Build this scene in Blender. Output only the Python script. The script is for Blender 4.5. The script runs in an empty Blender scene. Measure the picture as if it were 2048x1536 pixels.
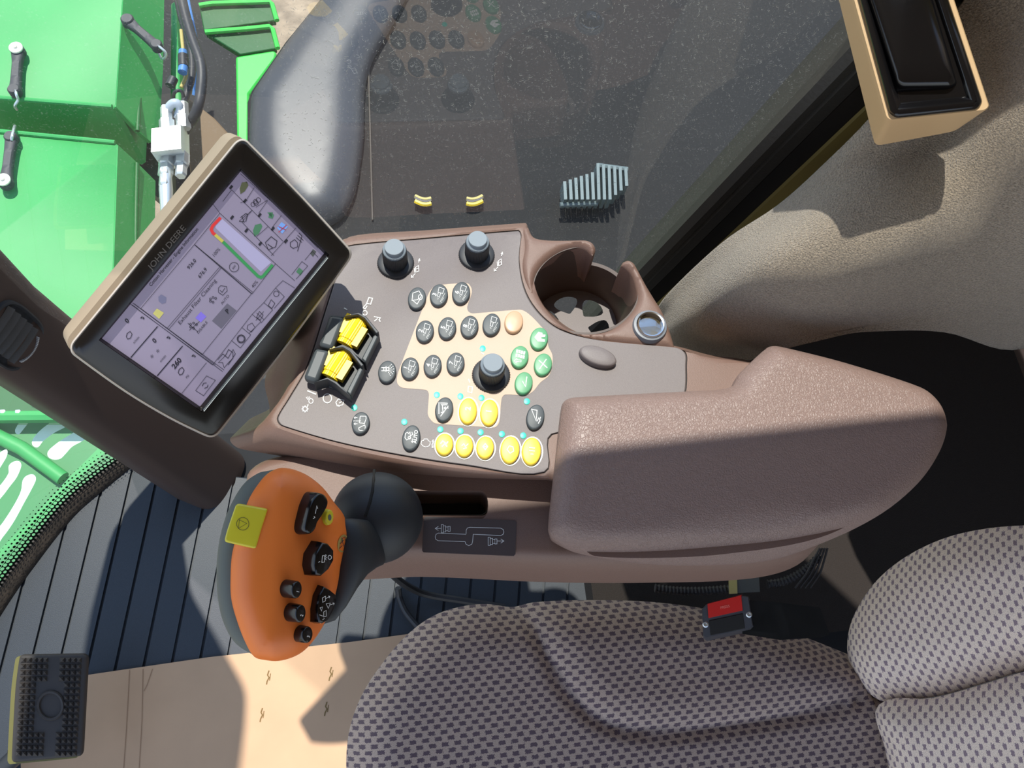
import bpy, bmesh, math, random
import numpy as np
from mathutils import Vector, Matrix
from mathutils.bvhtree import BVHTree
from mathutils.geometry import delaunay_2d_cdt
random.seed(7)
rng = np.random.default_rng(7)
COL = bpy.context.scene.collection
SC = bpy.context.scene

# ------------------------------------------------------------------ camera, sun, sky, exposure
FOC, CX, CY = 1650.0, 1024.0, 768.0
def camray(px, py): return np.array([px - CX, py - CY, FOC])
_d = camray(800, 1300); _d /= np.linalg.norm(_d)
_g = camray(460, -3600); _g /= np.linalg.norm(_g)
_Z = -_d; _Y = _g - _g.dot(_Z) * _Z; _Y /= np.linalg.norm(_Y); _X = np.cross(_Y, _Z)
ROT = np.array([_X, _Y, _Z])
EYE = np.array([0, 0, 1.35])
cam_data = bpy.data.cameras.new('camera'); cam = bpy.data.objects.new('camera', cam_data); COL.objects.link(cam)
cam_data.sensor_width = 36; cam_data.lens = 36 * FOC / 2048; cam_data.clip_start = .01; cam_data.clip_end = 200
M = Matrix([list(ROT @ np.array(v)) for v in ([1, 0, 0], [0, -1, 0], [0, 0, -1])]).transposed()
cam.matrix_world = Matrix.Translation(Vector(EYE)) @ M.to_4x4()
SC.camera = cam
SUN_DIR = Vector((.09, -.43, -1)).normalized()
sd = bpy.data.lights.new('sun', 'SUN'); sd.energy = 6.8; sd.angle = .012; sd.color = (1, .95, .88)
sun = bpy.data.objects.new('sun', sd); COL.objects.link(sun); sun.rotation_euler = SUN_DIR.to_track_quat('-Z', 'Y').to_euler()
world = bpy.data.worlds.new('sky'); SC.world = world; world.use_nodes = True
wn = world.node_tree.nodes; wl = world.node_tree.links
tcw = wn.new('ShaderNodeTexCoord'); sepw = wn.new('ShaderNodeSeparateXYZ'); rw = wn.new('ShaderNodeValToRGB')
wl.new(tcw.outputs['Generated'], sepw.inputs[0]); wl.new(sepw.outputs['Z'], rw.inputs[0])
rw.color_ramp.elements[0].position = 0.0; rw.color_ramp.elements[0].color = (.55, .6, .62, 1)
rw.color_ramp.elements[1].position = .6; rw.color_ramp.elements[1].color = (.30, .45, .75, 1)
e_ = rw.color_ramp.elements.new(.12); e_.color = (.9, .95, 1, 1)
wl.new(rw.outputs[0], wn['Background'].inputs[0]); wn['Background'].inputs[1].default_value = 1.9
SC.view_settings.view_transform = 'Standard'; SC.view_settings.look = 'None'
SC.view_settings.exposure = 0.0; SC.view_settings.gamma = 1.0
SC.view_settings.use_curve_mapping = False
SC.cycles.transparent_max_bounces = 16

# ------------------------------------------------------------------ geometry helpers
def ray(px, py): return ROT @ camray(px, py)
def V(a): return Vector((float(a[0]), float(a[1]), float(a[2])))
def hitplane(px, py, p0, n):
    r = ray(px, py); t = n.dot(p0 - EYE) / n.dot(r); return EYE + r * t
def F(px, py, z=0.0): return hitplane(px, py, np.array([0, 0, z]), np.array([0, 0, 1.0]))
def D(px, py, dep): return EYE + ray(px, py) / FOC * dep          # point at a distance along the view axis
NG = ROT @ _g
def G(px, py, off=0.0): return hitplane(px, py, EYE + NG * (.455 - off), NG)      # side glass plane, off = metres inside it
_nc = -camray(885, 1450); _nc /= np.linalg.norm(_nc); NC = ROT @ _nc
PC = EYE + ray(900, 700) / FOC * .70
def C(px, py, h=0.0): return hitplane(px, py, PC + NC * h, NC)    # console panel plane, h = metres above it

def Zf(ox, oy, s=3.4133):
    return lambda pts: [(ox + x / s, oy + y / s) for x, y in pts]

def lin(c):
    return tuple(((v / 255) / 12.92 if v / 255 <= .04045 else ((v / 255 + .055) / 1.055) ** 2.4) for v in c) + (1,)

def spline(pts, n=8, closed=True, corners=()):
    """Catmull-Rom through pts, n samples a segment."""
    P = [np.array(p, float) for p in pts]; m = len(P); out = []
    segs = m if closed else m - 1
    for i in range(segs):
        p1, p2 = P[i], P[(i + 1) % m]
        p0 = P[(i - 1) % m] if (closed or i > 0) else p1
        p3 = P[(i + 2) % m] if (closed or i < m - 2) else p2
        if i in corners: p0 = p1
        if (i + 1) % m in corners: p3 = p2
        for k in range(n):
            t = k / n
            # tangents limited to the segment length, so uneven spacing does not overshoot
            L = np.linalg.norm(p2 - p1)
            m1 = p2 - p0; m2 = p3 - p1
            a = np.linalg.norm(m1); b = np.linalg.norm(m2)
            q1 = np.linalg.norm(p1 - p0) or L; q2 = np.linalg.norm(p3 - p2) or L
            m1 = m1 / a * min(L, 1.6*q1) if a > 1e-9 else m1; m2 = m2 / b * min(L, 1.6*q2) if b > 1e-9 else m2
            out.append((2*t**3-3*t*t+1)*p1 + (t**3-2*t*t+t)*m1 + (-2*t**3+3*t*t)*p2 + (t**3-t*t)*m2)
    if not closed: out.append(P[-1])
    return out

def mesh(name, vs, fs, mat, parent=None, smooth=True, angle=40, uv=None, kind=None):
    me = bpy.data.meshes.new(name)
    me.from_pydata([tuple(map(float, v)) for v in vs], [], [list(f) for f in fs]); me.update()
    if uv is not None:
        l = me.uv_layers.new(name='UVMap')
        idx = np.zeros(len(me.loops), dtype=np.int32); me.loops.foreach_get('vertex_index', idx)
        l.data.foreach_set('uv', np.array(uv, dtype=np.float32)[idx].ravel())
    bm = bmesh.new(); bm.from_mesh(me); bmesh.ops.recalc_face_normals(bm, faces=bm.faces); bm.to_mesh(me); bm.free()
    if mat: me.materials.append(mat)
    me.polygons.foreach_set('use_smooth', [smooth] * len(me.polygons))
    if smooth and angle < 179: me.set_sharp_from_angle(angle=math.radians(angle))
    o = bpy.data.objects.new(name, me); COL.objects.link(o)
    if parent: link(o, parent)
    if kind: o['kind'] = kind
    return o
def link(o, parent):
    o.parent = parent; o.matrix_parent_inverse = Matrix.Translation(-parent.location) if parent.parent is None or True else Matrix()
    if parent.type != 'EMPTY': o.matrix_parent_inverse = Matrix()
def thing(name, loc, label, cat, group=None):
    o = bpy.data.objects.new(name, None); COL.objects.link(o); o.location = V(loc); o.empty_display_size = .02
    return tag(o, label, cat, group)
def tag(o, label, cat, group=None):
    o['label'] = label; o['category'] = cat
    if group: o['group'] = group
    return o
def struct(o): o['kind'] = 'structure'; return o
def bevel(o, w, seg=3, angle=35):
    m = o.modifiers.new('bevel', 'BEVEL'); m.width = w; m.segments = seg; m.limit_method = 'ANGLE'; m.angle_limit = math.radians(angle)
    m.harden_normals = False
    return o
def bake(o):
    dg = bpy.context.evaluated_depsgraph_get(); dg.update()
    me = bpy.data.meshes.new_from_object(o.evaluated_get(dg)); o.modifiers.clear(); o.data = me
    me.polygons.foreach_set('use_smooth', [True] * len(me.polygons)); me.set_sharp_from_angle(angle=math.radians(35))
    return o
def cut(o, cutters):
    for c in cutters:
        m = o.modifiers.new('cut', 'BOOLEAN'); m.operation = 'DIFFERENCE'; m.object = c; m.solver = 'EXACT'
    bake(o)
    for c in cutters: bpy.data.objects.remove(c, do_unlink=True)
    return o

class MB:
    """collects shapes for one mesh"""
    def __init__(s): s.v = []; s.f = []
    def add(s, vs, fs):
        b = len(s.v); s.v += [np.array(v, float) for v in vs]; s.f += [[b + i for i in f] for f in fs]; return s
    def rings(s, rings, cap0=True, cap1=True, closed=True):
        n = len(rings[0]); b = len(s.v)
        for r in rings: s.v += [np.array(p, float) for p in r]
        for k in range(len(rings) - 1):
            for i in range(n if closed else n - 1):
                j = (i + 1) % n
                s.f.append([b + k*n + i, b + k*n + j, b + (k+1)*n + j, b + (k+1)*n + i])
        if cap0: s.f.append([b + i for i in range(n)][::-1])
        if cap1: s.f.append([b + (len(rings)-1)*n + i for i in range(n)])
        return s
    def prism(s, pts, vec):
        pts = [np.array(p, float) for p in pts]; vec = np.array(vec, float)
        return s.rings([[p - vec for p in pts], pts])
    def box(s, c, ax, ay, az):
        c, ax, ay, az = (np.array(q, float) for q in (c, ax, ay, az))
        return s.rings([[c - az + sx*ax + sy*ay for sx, sy in ((-1,-1),(1,-1),(1,1),(-1,1))], [c + az + sx*ax + sy*ay for sx, sy in ((-1,-1),(1,-1),(1,1),(-1,1))]])
    def tube(s, path, r, seg=10, caps=True):
        path = [np.array(p, float) for p in path]; n = len(path); rr = []
        up = None
        for i, p in enumerate(path):
            t = path[min(i+1, n-1)] - path[max(i-1, 0)]; t /= (np.linalg.norm(t) + 1e-12)
            if up is None:
                up = np.cross(t, [0, 0, 1.0]); 
                if np.linalg.norm(up) < .1: up = np.cross(t, [1.0, 0, 0])
            up = up - t*up.dot(t); up /= np.linalg.norm(up); w = np.cross(t, up)
            q = r[i] if hasattr(r, '__len__') else r
            rr.append([p + q*(math.cos(a)*up + math.sin(a)*w) for a in [2*math.pi*k/seg for k in range(seg)]])
        return s.rings(rr, caps, caps)
    def lathe(s, c, n, prof, seg=48, ax=None, ay=None, knurl=0):
        c = np.array(c, float); n = np.array(n, float); n /= np.linalg.norm(n)
        if ax is None:
            ax = np.cross(n, [0, 0, 1.0]); 
            if np.linalg.norm(ax) < .2: ax = np.cross(n, [0, 1.0, 0])
            ax /= np.linalg.norm(ax); ay = np.cross(n, ax)
        rr = []
        for q in prof:
            r, h = q[0], q[1]; kn = q[2] if len(q) > 2 else 0
            rr.append([c + n*h + (r + kn*(k % 2))*(math.cos(2*math.pi*k/seg)*ax + math.sin(2*math.pi*k/seg)*ay) for k in range(seg)])
        return s.rings(rr)
    def ribbon(s, pts, w, closed=False):
        """flat strip along 2D points; returns 2D verts (z added by a projector later)"""
        P = [np.array(p, float) for p in pts]; n = len(P); L = []
        for i in range(n):
            a = P[i-1] if (i > 0 or closed) else P[i]; b = P[(i+1) % n] if (i < n-1 or closed) else P[i]
            t1 = P[i] - a; t2 = b - P[i]
            t1 = t1/np.linalg.norm(t1) if np.linalg.norm(t1) > 1e-9 else None
            t2 = t2/np.linalg.norm(t2) if np.linalg.norm(t2) > 1e-9 else None
            if t1 is None: t1 = t2
            if t2 is None: t2 = t1
            t = t1 + t2; l = np.linalg.norm(t); t = t/l if l > .2 else t1
            nrm = np.array([-t[1], t[0]]); m = min(1/max(abs(nrm.dot([-t1[1], t1[0]])), .5), 1.6)
            L.append((P[i] + nrm*w/2*m, P[i] - nrm*w/2*m))
        b = len(s.v)
        for l, r in L: s.v += [l, r]
        for i in range(n if closed else n-1):
            j = (i+1) % n; s.f.append([b+2*i, b+2*i+1, b+2*j+1, b+2*j])
        return s
    def poly(s, pts):
        b = len(s.v); s.v += [np.array(p, float) for p in pts]; s.f.append(list(range(b, b+len(pts)))); return s
    def project(s, fn): s.v = [fn(v[0], v[1]) for v in s.v]; return s
    def build(s, name, mat, parent=None, **k): return mesh(name, s.v, s.f, mat, parent, **k)

def sdf(poly, pts):
    """distance inside a polygon (positive inside)"""
    P = np.array(poly, float)[:, :2]; Q = np.array(pts, float)[:, :2]
    d = np.full(len(Q), 1e9); ins = np.zeros(len(Q), bool)
    for i in range(len(P)):
        a, b = P[i], P[(i+1) % len(P)]; e = b - a; w = Q - a
        t = np.clip((w @ e) / max(e @ e, 1e-18), 0, 1); d = np.minimum(d, np.linalg.norm(w - t[:, None]*e, axis=1))
        c = (a[1] > Q[:, 1]) != (b[1] > Q[:, 1])
        with np.errstate(divide='ignore', invalid='ignore'):
            x = (b[0]-a[0])*(Q[:, 1]-a[1])/(b[1]-a[1]) + a[0]
        ins ^= c & (Q[:, 0] < x)
    return np.where(ins, d, -d)
def resample(poly, step):
    P = [np.array(p, float) for p in poly]; P.append(P[0]); out = []; acc = 0
    for a, b in zip(P[:-1], P[1:]):
        L = np.linalg.norm(b-a)
        while acc < L: out.append(a + (b-a)*acc/L); acc += step
        acc -= L
    return out
def frame(p0, n, xhint=(1, 0, 0)):
    n = np.array(n, float); n /= np.linalg.norm(n); x = np.array(xhint, float); x -= n*n.dot(x); x /= np.linalg.norm(x)
    return np.array(p0, float), x, np.cross(n, x), n
def pillow(name, outline, fr, hfun, insets, step, mat, parent=None, skirt=(), holes=(), uvscale=1.0, angle=60, cap=True):
    """A solid over an outline (world points in the frame's plane): top height hfun(u, v, dist); skirt = [(outset, h)] rings below the edge."""
    p0, x, y, n = fr
    to2 = lambda p: ((np.array(p)-p0).dot(x), (np.array(p)-p0).dot(y))
    O = np.array([to2(p) for p in outline]); area = .5*sum(O[i][0]*O[(i+1) % len(O)][1]-O[(i+1) % len(O)][0]*O[i][1] for i in range(len(O)))
    if area < 0: O = O[::-1]
    H = [np.array([to2(p) for p in h]) for h in holes]
    def nrm(P):
        t = np.roll(P, -1, 0) - np.roll(P, 1, 0); t /= np.linalg.norm(t, axis=1)[:, None] + 1e-12; return np.stack([-t[:, 1], t[:, 0]], 1)
    N = nrm(O); n0 = len(O)
    pts = [tuple(p) for p in O]; edges = [(i, (i+1) % n0) for i in range(n0)]
    for h in H:
        b = len(pts); pts += [tuple(p) for p in h]; edges += [(b+i, b+(i+1) % len(h)) for i in range(len(h))]
    for s in insets:
        Q = O + N*s; dd = sdf(O, Q); k = dd > s*.93
        pts += [tuple(q) for q, kk in zip(Q, k) if kk]
    lo, hi = O.min(0), O.max(0); last = (insets[-1] if insets else 0) + step*.6
    gx, gy = np.meshgrid(np.arange(lo[0], hi[0], step), np.arange(lo[1], hi[1], step*.87))
    gx = gx + (np.arange(gx.shape[0]) % 2)[:, None]*step/2
    gp = np.stack([gx.ravel(), gy.ravel()], 1); gp = gp[sdf(O, gp) > last]
    for h in H:
        if len(gp): gp = gp[sdf(h, gp) < -step*.5]
    pts += [tuple(q) for q in gp]
    vo, _, fo, ov, _, _ = delaunay_2d_cdt([Vector(p) for p in pts], edges, [], 0, 1e-7)
    vo = np.array([tuple(v) for v in vo]); 
    ce = np.array([vo[list(f)].mean(0) for f in fo]); keep = sdf(O, ce) > 0
    for h in H: keep &= sdf(h, ce) < 0
    fs = [list(f) for f, k in zip(fo, keep) if k]
    dist = np.maximum(sdf(O, vo), 0); 
    hh = np.array([hfun(u, v, d_) for (u, v), d_ in zip(vo, dist)])
    vs = [p0 + x*u + y*v + n*h for (u, v), h in zip(vo, hh)]
    used = set(i for f in fs for i in f); uv = [tuple(v) for v in vo*uvscale]
    # map the outline to its output vertices
    om = {}
    for i, l in enumerate(ov):
        for j in l: om[j] = i
    loops = [[om[i] for i in range(n0)]]
    ring = loops[0]
    for so, sh in skirt:
        b = len(vs)
        for i in range(n0):
            q = O[i] - N[i]*so; hsh = sh(*O[i]) if callable(sh) else sh
            vs.append(p0 + x*q[0] + y*q[1] + n*hsh); uv.append(((O[i]-N[i]*(so+abs(hh[om[i]]-hsh)))*uvscale).tolist())
        new = list(range(b, b+n0))
        for i in range(n0): j = (i+1) % n0; fs.append([ring[j], ring[i], new[i], new[j]])
        ring = new
    if skirt and cap: fs.append(ring)
    ren = {}; nv = []; nu = []
    for f in fs:
        for k, i in enumerate(f):
            if i not in ren: ren[i] = len(nv); nv.append(vs[i]); nu.append(uv[i])
            f[k] = ren[i]
    return mesh(name, nv, fs, mat, parent, uv=nu, angle=angle)

def bvh_of(o): 
    return BVHTree.FromPolygons([o.matrix_world @ v.co if o.parent is None else v.co.copy() for v in o.data.vertices], [tuple(p.vertices) for p in o.data.polygons])
def cast(bvh, px, py, lift=0.0):
    r = Vector(ray(px, py)).normalized(); h = bvh.ray_cast(Vector(EYE), r)
    if h[0] is None:
        h = bvh.find_nearest(Vector(EYE) + r*.6)
    n = h[1] if h[1].dot(r) < 0 else -h[1]
    return np.array(h[0] + n*lift), np.array(n)

def text2d(txt, size=1.0, bold=0.0):
    cu = bpy.data.curves.new('t', 'FONT'); cu.body = txt; cu.size = size; cu.align_x = 'CENTER'; cu.align_y = 'CENTER'; cu.resolution_u = 3; cu.offset = bold
    o = bpy.data.objects.new('t', cu); COL.objects.link(o); dg = bpy.context.evaluated_depsgraph_get()
    me = bpy.data.meshes.new_from_object(o.evaluated_get(dg)); vs = [(v.co.x, v.co.y) for v in me.vertices]; fs = [list(p.vertices) for p in me.polygons]
    bpy.data.objects.remove(o, do_unlink=True); bpy.data.meshes.remove(me); bpy.data.curves.remove(cu); return vs, fs
def put_text(mb, txt, px, py, right, size, bold=0.0, squeeze=1.0, up=None):
    """text in photo pixels, right = direction the line reads; up is left of it unless given"""
    vs, fs = text2d(txt, size, bold*size); r = np.array(right, float); r /= np.linalg.norm(r)
    u = np.array([r[1], -r[0]]) if up is None else np.array(up, float)/np.linalg.norm(up)
    mb.add([np.array([px, py]) + r*v[0]*squeeze + u*v[1] for v in vs], fs); return mb
def arc(cx, cy, rx, ry, a0, a1, n=16, rot=0):
    o = []
    for k in range(n+1):
        a = math.radians(a0 + (a1-a0)*k/n); x, y = rx*math.cos(a), ry*math.sin(a); c, s_ = math.cos(math.radians(rot)), math.sin(math.radians(rot))
        o.append((cx + x*c - y*s_, cy + x*s_ + y*c))
    return o

# ------------------------------------------------------------------ materials
def nodes(m): return m.node_tree.nodes, m.node_tree.links
def mat(name, c, rough=.5, metal=0.0, spec=.5, bump=0.0, bscale=400, btype='noise', var=0.0, vscale=200, coat=0.0, emit=None, sheen=0.0, vdetail=4, dist=.001):
    m = bpy.data.materials.new(name); m.use_nodes = True; N, L = nodes(m); b = N['Principled BSDF']
    col = lin(c) if max(c) > 1 else tuple(c) + (1,)
    b.inputs['Base Color'].default_value = col; b.inputs['Roughness'].default_value = rough; b.inputs['Metallic'].default_value = metal
    b.inputs['Specular IOR Level'].default_value = spec; b.inputs['Coat Weight'].default_value = coat; b.inputs['Sheen Weight'].default_value = sheen
    tc = N.new('ShaderNodeTexCoord')
    if var:
        t = N.new('ShaderNodeTexNoise'); t.inputs['Scale'].default_value = vscale; t.inputs['Detail'].default_value = vdetail; L.new(tc.outputs['Object'], t.inputs['Vector'])
        r = N.new('ShaderNodeValToRGB'); r.color_ramp.elements[0].position = .3; r.color_ramp.elements[1].position = .7
        r.color_ramp.elements[0].color = tuple(v*(1-var) for v in col[:3]) + (1,); r.color_ramp.elements[1].color = tuple(min(v*(1+var), 1) for v in col[:3]) + (1,)
        L.new(t.outputs['Fac'], r.inputs[0]); L.new(r.outputs[0], b.inputs['Base Color'])
    if bump:
        if btype == 'noise': t = N.new('ShaderNodeTexNoise'); t.inputs['Detail'].default_value = 3; out = 'Fac'
        else: t = N.new('ShaderNodeTexVoronoi'); t.feature = 'DISTANCE_TO_EDGE' if btype == 'leather' else 'F1'; out = 'Distance'
        t.inputs['Scale'].default_value = bscale; L.new(tc.outputs['Object'], t.inputs['Vector'])
        bp = N.new('ShaderNodeBump'); bp.inputs['Strength'].default_value = bump; bp.inputs['Distance'].default_value = dist
        src = t.outputs[out]
        if btype == 'leather':
            nz = N.new('ShaderNodeTexNoise'); nz.inputs['Scale'].default_value = bscale*.6; L.new(tc.outputs['Object'], nz.inputs['Vector'])
            mx = N.new('ShaderNodeVectorMath'); mx.operation = 'SCALE'; mx.inputs['Scale'].default_value = .006; L.new(nz.outputs['Color'], mx.inputs[0])
            ad = N.new('ShaderNodeVectorMath'); L.new(tc.outputs['Object'], ad.inputs[0]); L.new(mx.outputs[0], ad.inputs[1]); L.new(ad.outputs[0], t.inputs['Vector'])
            mn = N.new('ShaderNodeMath'); mn.operation = 'MINIMUM'; mn.inputs[1].default_value = .22; L.new(src, mn.inputs[0]); src = mn.outputs[0]
        L.new(src, bp.inputs['Height']); L.new(bp.outputs[0], b.inputs['Normal'])
    if emit:
        b.inputs['Emission Color'].default_value = lin(c); b.inputs['Emission Strength'].default_value = emit
    return m
def fabric(name, c0, c1, sx, sy, rough=.95, fw=.27, fh=.34):
    """woven cloth: staggered darker tufts on a lighter ground, from the UVs in metres"""
    m = bpy.data.materials.new(name); m.use_nodes = True; N, L = nodes(m); b = N['Principled BSDF']
    b.inputs['Roughness'].default_value = rough; b.inputs['Specular IOR Level'].default_value = .15; b.inputs['Sheen Weight'].default_value = .15
    def mt(op, a, c=None, d=None):
        n = N.new('ShaderNodeMath'); n.operation = op
        for i, q in enumerate((a, c, d)):
            if q is None: continue
            if isinstance(q, (int, float)): n.inputs[i].default_value = q
            else: L.new(q, n.inputs[i])
        return n.outputs[0]
    tc = N.new('ShaderNodeTexCoord'); nz = N.new('ShaderNodeTexNoise'); nz.inputs['Scale'].default_value = 900; nz.inputs['Detail'].default_value = 2; L.new(tc.outputs['UV'], nz.inputs['Vector'])
    sp = N.new('ShaderNodeSeparateXYZ'); L.new(tc.outputs['UV'], sp.inputs[0]); sn = N.new('ShaderNodeSeparateXYZ'); L.new(nz.outputs['Color'], sn.inputs[0])
    u = mt('MULTIPLY', sp.outputs[0], 1/sx); v = mt('MULTIPLY', sp.outputs[1], 1/sy)
    u = mt('ADD', u, mt('MULTIPLY', mt('SUBTRACT', sn.outputs[0], .5), .45)); v = mt('ADD', v, mt('MULTIPLY', mt('SUBTRACT', sn.outputs[1], .5), .45))
    row = mt('FLOOR', v); off = mt('MULTIPLY', mt('MODULO', mt('ABSOLUTE', row), 2.0), .5); u2 = mt('ADD', u, off)
    lu = mt('ABSOLUTE', mt('SUBTRACT', mt('FRACT', u2), .5)); lv = mt('ABSOLUTE', mt('SUBTRACT', mt('FRACT', v), .5))
    k = mt('MULTIPLY', mt('LESS_THAN', lu, fw), mt('LESS_THAN', lv, fh))
    fine = N.new('ShaderNodeTexNoise'); fine.inputs['Scale'].default_value = 1500; L.new(tc.outputs['UV'], fine.inputs['Vector'])
    mx = N.new('ShaderNodeMix'); mx.data_type = 'RGBA'; L.new(k, mx.inputs[0]); mx.inputs[6].default_value = lin(c0); mx.inputs[7].default_value = lin(c1)
    ml = N.new('ShaderNodeMix'); ml.data_type = 'RGBA'; ml.blend_type = 'MULTIPLY'; ml.inputs[0].default_value = .8; L.new(mx.outputs[2], ml.inputs[6])
    rp = N.new('ShaderNodeValToRGB'); rp.color_ramp.elements[0].position = .3; rp.color_ramp.elements[0].color = (.6, .6, .6, 1); rp.color_ramp.elements[1].position = .65; rp.color_ramp.elements[1].color = (1.2, 1.2, 1.2, 1)
    L.new(fine.outputs['Fac'], rp.inputs[0]); L.new(rp.outputs[0], ml.inputs[7]); L.new(ml.outputs[2], b.inputs['Base Color'])
    bp = N.new('ShaderNodeBump'); bp.inputs['Strength'].default_value = .5; bp.inputs['Distance'].default_value = .001
    L.new(mt('ADD', mt('MULTIPLY', k, -.6), fine.outputs['Fac']), bp.inputs['Height']); L.new(bp.outputs[0], b.inputs['Normal'])
    return m
def glassmat(name, tint=(.93, .96, .94), f0=.07, dust=.02, dustcol=(.8, .8, .78), dots=False):
    m = bpy.data.materials.new(name); m.use_nodes = True; N, L = nodes(m); N.remove(N['Principled BSDF']); out = N['Material Output']
    tr = N.new('ShaderNodeBsdfTransparent'); tr.inputs[0].default_value = tint + (1,)
    gl = N.new('ShaderNodeBsdfGlossy'); gl.inputs['Roughness'].default_value = 0.0; gl.inputs[0].default_value = (1, 1, 1, 1)
    # two-sided Schlick reflectance, the same from either face of the pane
    ge = N.new('ShaderNodeNewGeometry'); dt = N.new('ShaderNodeVectorMath'); dt.operation = 'DOT_PRODUCT'; L.new(ge.outputs['Normal'], dt.inputs[0]); L.new(ge.outputs['Incoming'], dt.inputs[1])
    def mm(op, *a):
        n = N.new('ShaderNodeMath'); n.operation = op
        for i, q in enumerate(a):
            if isinstance(q, (int, float)): n.inputs[i].default_value = q
            else: L.new(q, n.inputs[i])
        return n.outputs[0]
    rf = mm('ADD', mm('MULTIPLY', mm('POWER', mm('SUBTRACT', 1.0, mm('ABSOLUTE', dt.outputs['Value'])), 5.0), 1-f0), f0)
    mx = N.new('ShaderNodeMixShader'); L.new(rf, mx.inputs[0]); L.new(tr.outputs[0], mx.inputs[1]); L.new(gl.outputs[0], mx.inputs[2])
    df = N.new('ShaderNodeBsdfDiffuse'); df.inputs[0].default_value = dustcol + (1,); tl = N.new('ShaderNodeBsdfTranslucent'); tl.inputs[0].default_value = dustcol + (1,)
    ds = N.new('ShaderNodeAddShader'); L.new(df.outputs[0], ds.inputs[0]); L.new(tl.outputs[0], ds.inputs[1])
    nz = N.new('ShaderNodeTexNoise'); nz.inputs['Scale'].default_value = 9; nz.inputs['Detail'].default_value = 8; tc = N.new('ShaderNodeTexCoord'); L.new(tc.outputs['Object'], nz.inputs['Vector'])
    fi = N.new('ShaderNodeTexNoise'); fi.inputs['Scale'].default_value = 700; fi.inputs['Detail'].default_value = 1; L.new(tc.outputs['Object'], fi.inputs['Vector'])
    pw = N.new('ShaderNodeMapRange'); pw.inputs[1].default_value = .62; pw.inputs[2].default_value = .75; pw.inputs[3].default_value = 0; pw.inputs[4].default_value = .05; L.new(fi.outputs[0], pw.inputs[0])
    mu = N.new('ShaderNodeMath'); mu.operation = 'MULTIPLY_ADD'; mu.inputs[1].default_value = dust*2; L.new(nz.outputs[0], mu.inputs[0]); L.new(pw.outputs[0], mu.inputs[2])
    m2 = N.new('ShaderNodeMixShader'); L.new(mu.outputs[0], m2.inputs[0]); L.new(mx.outputs[0], m2.inputs[1]); L.new(ds.outputs[0], m2.inputs[2])
    L.new(m2.outputs[0], out.inputs[0]); return m

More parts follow.
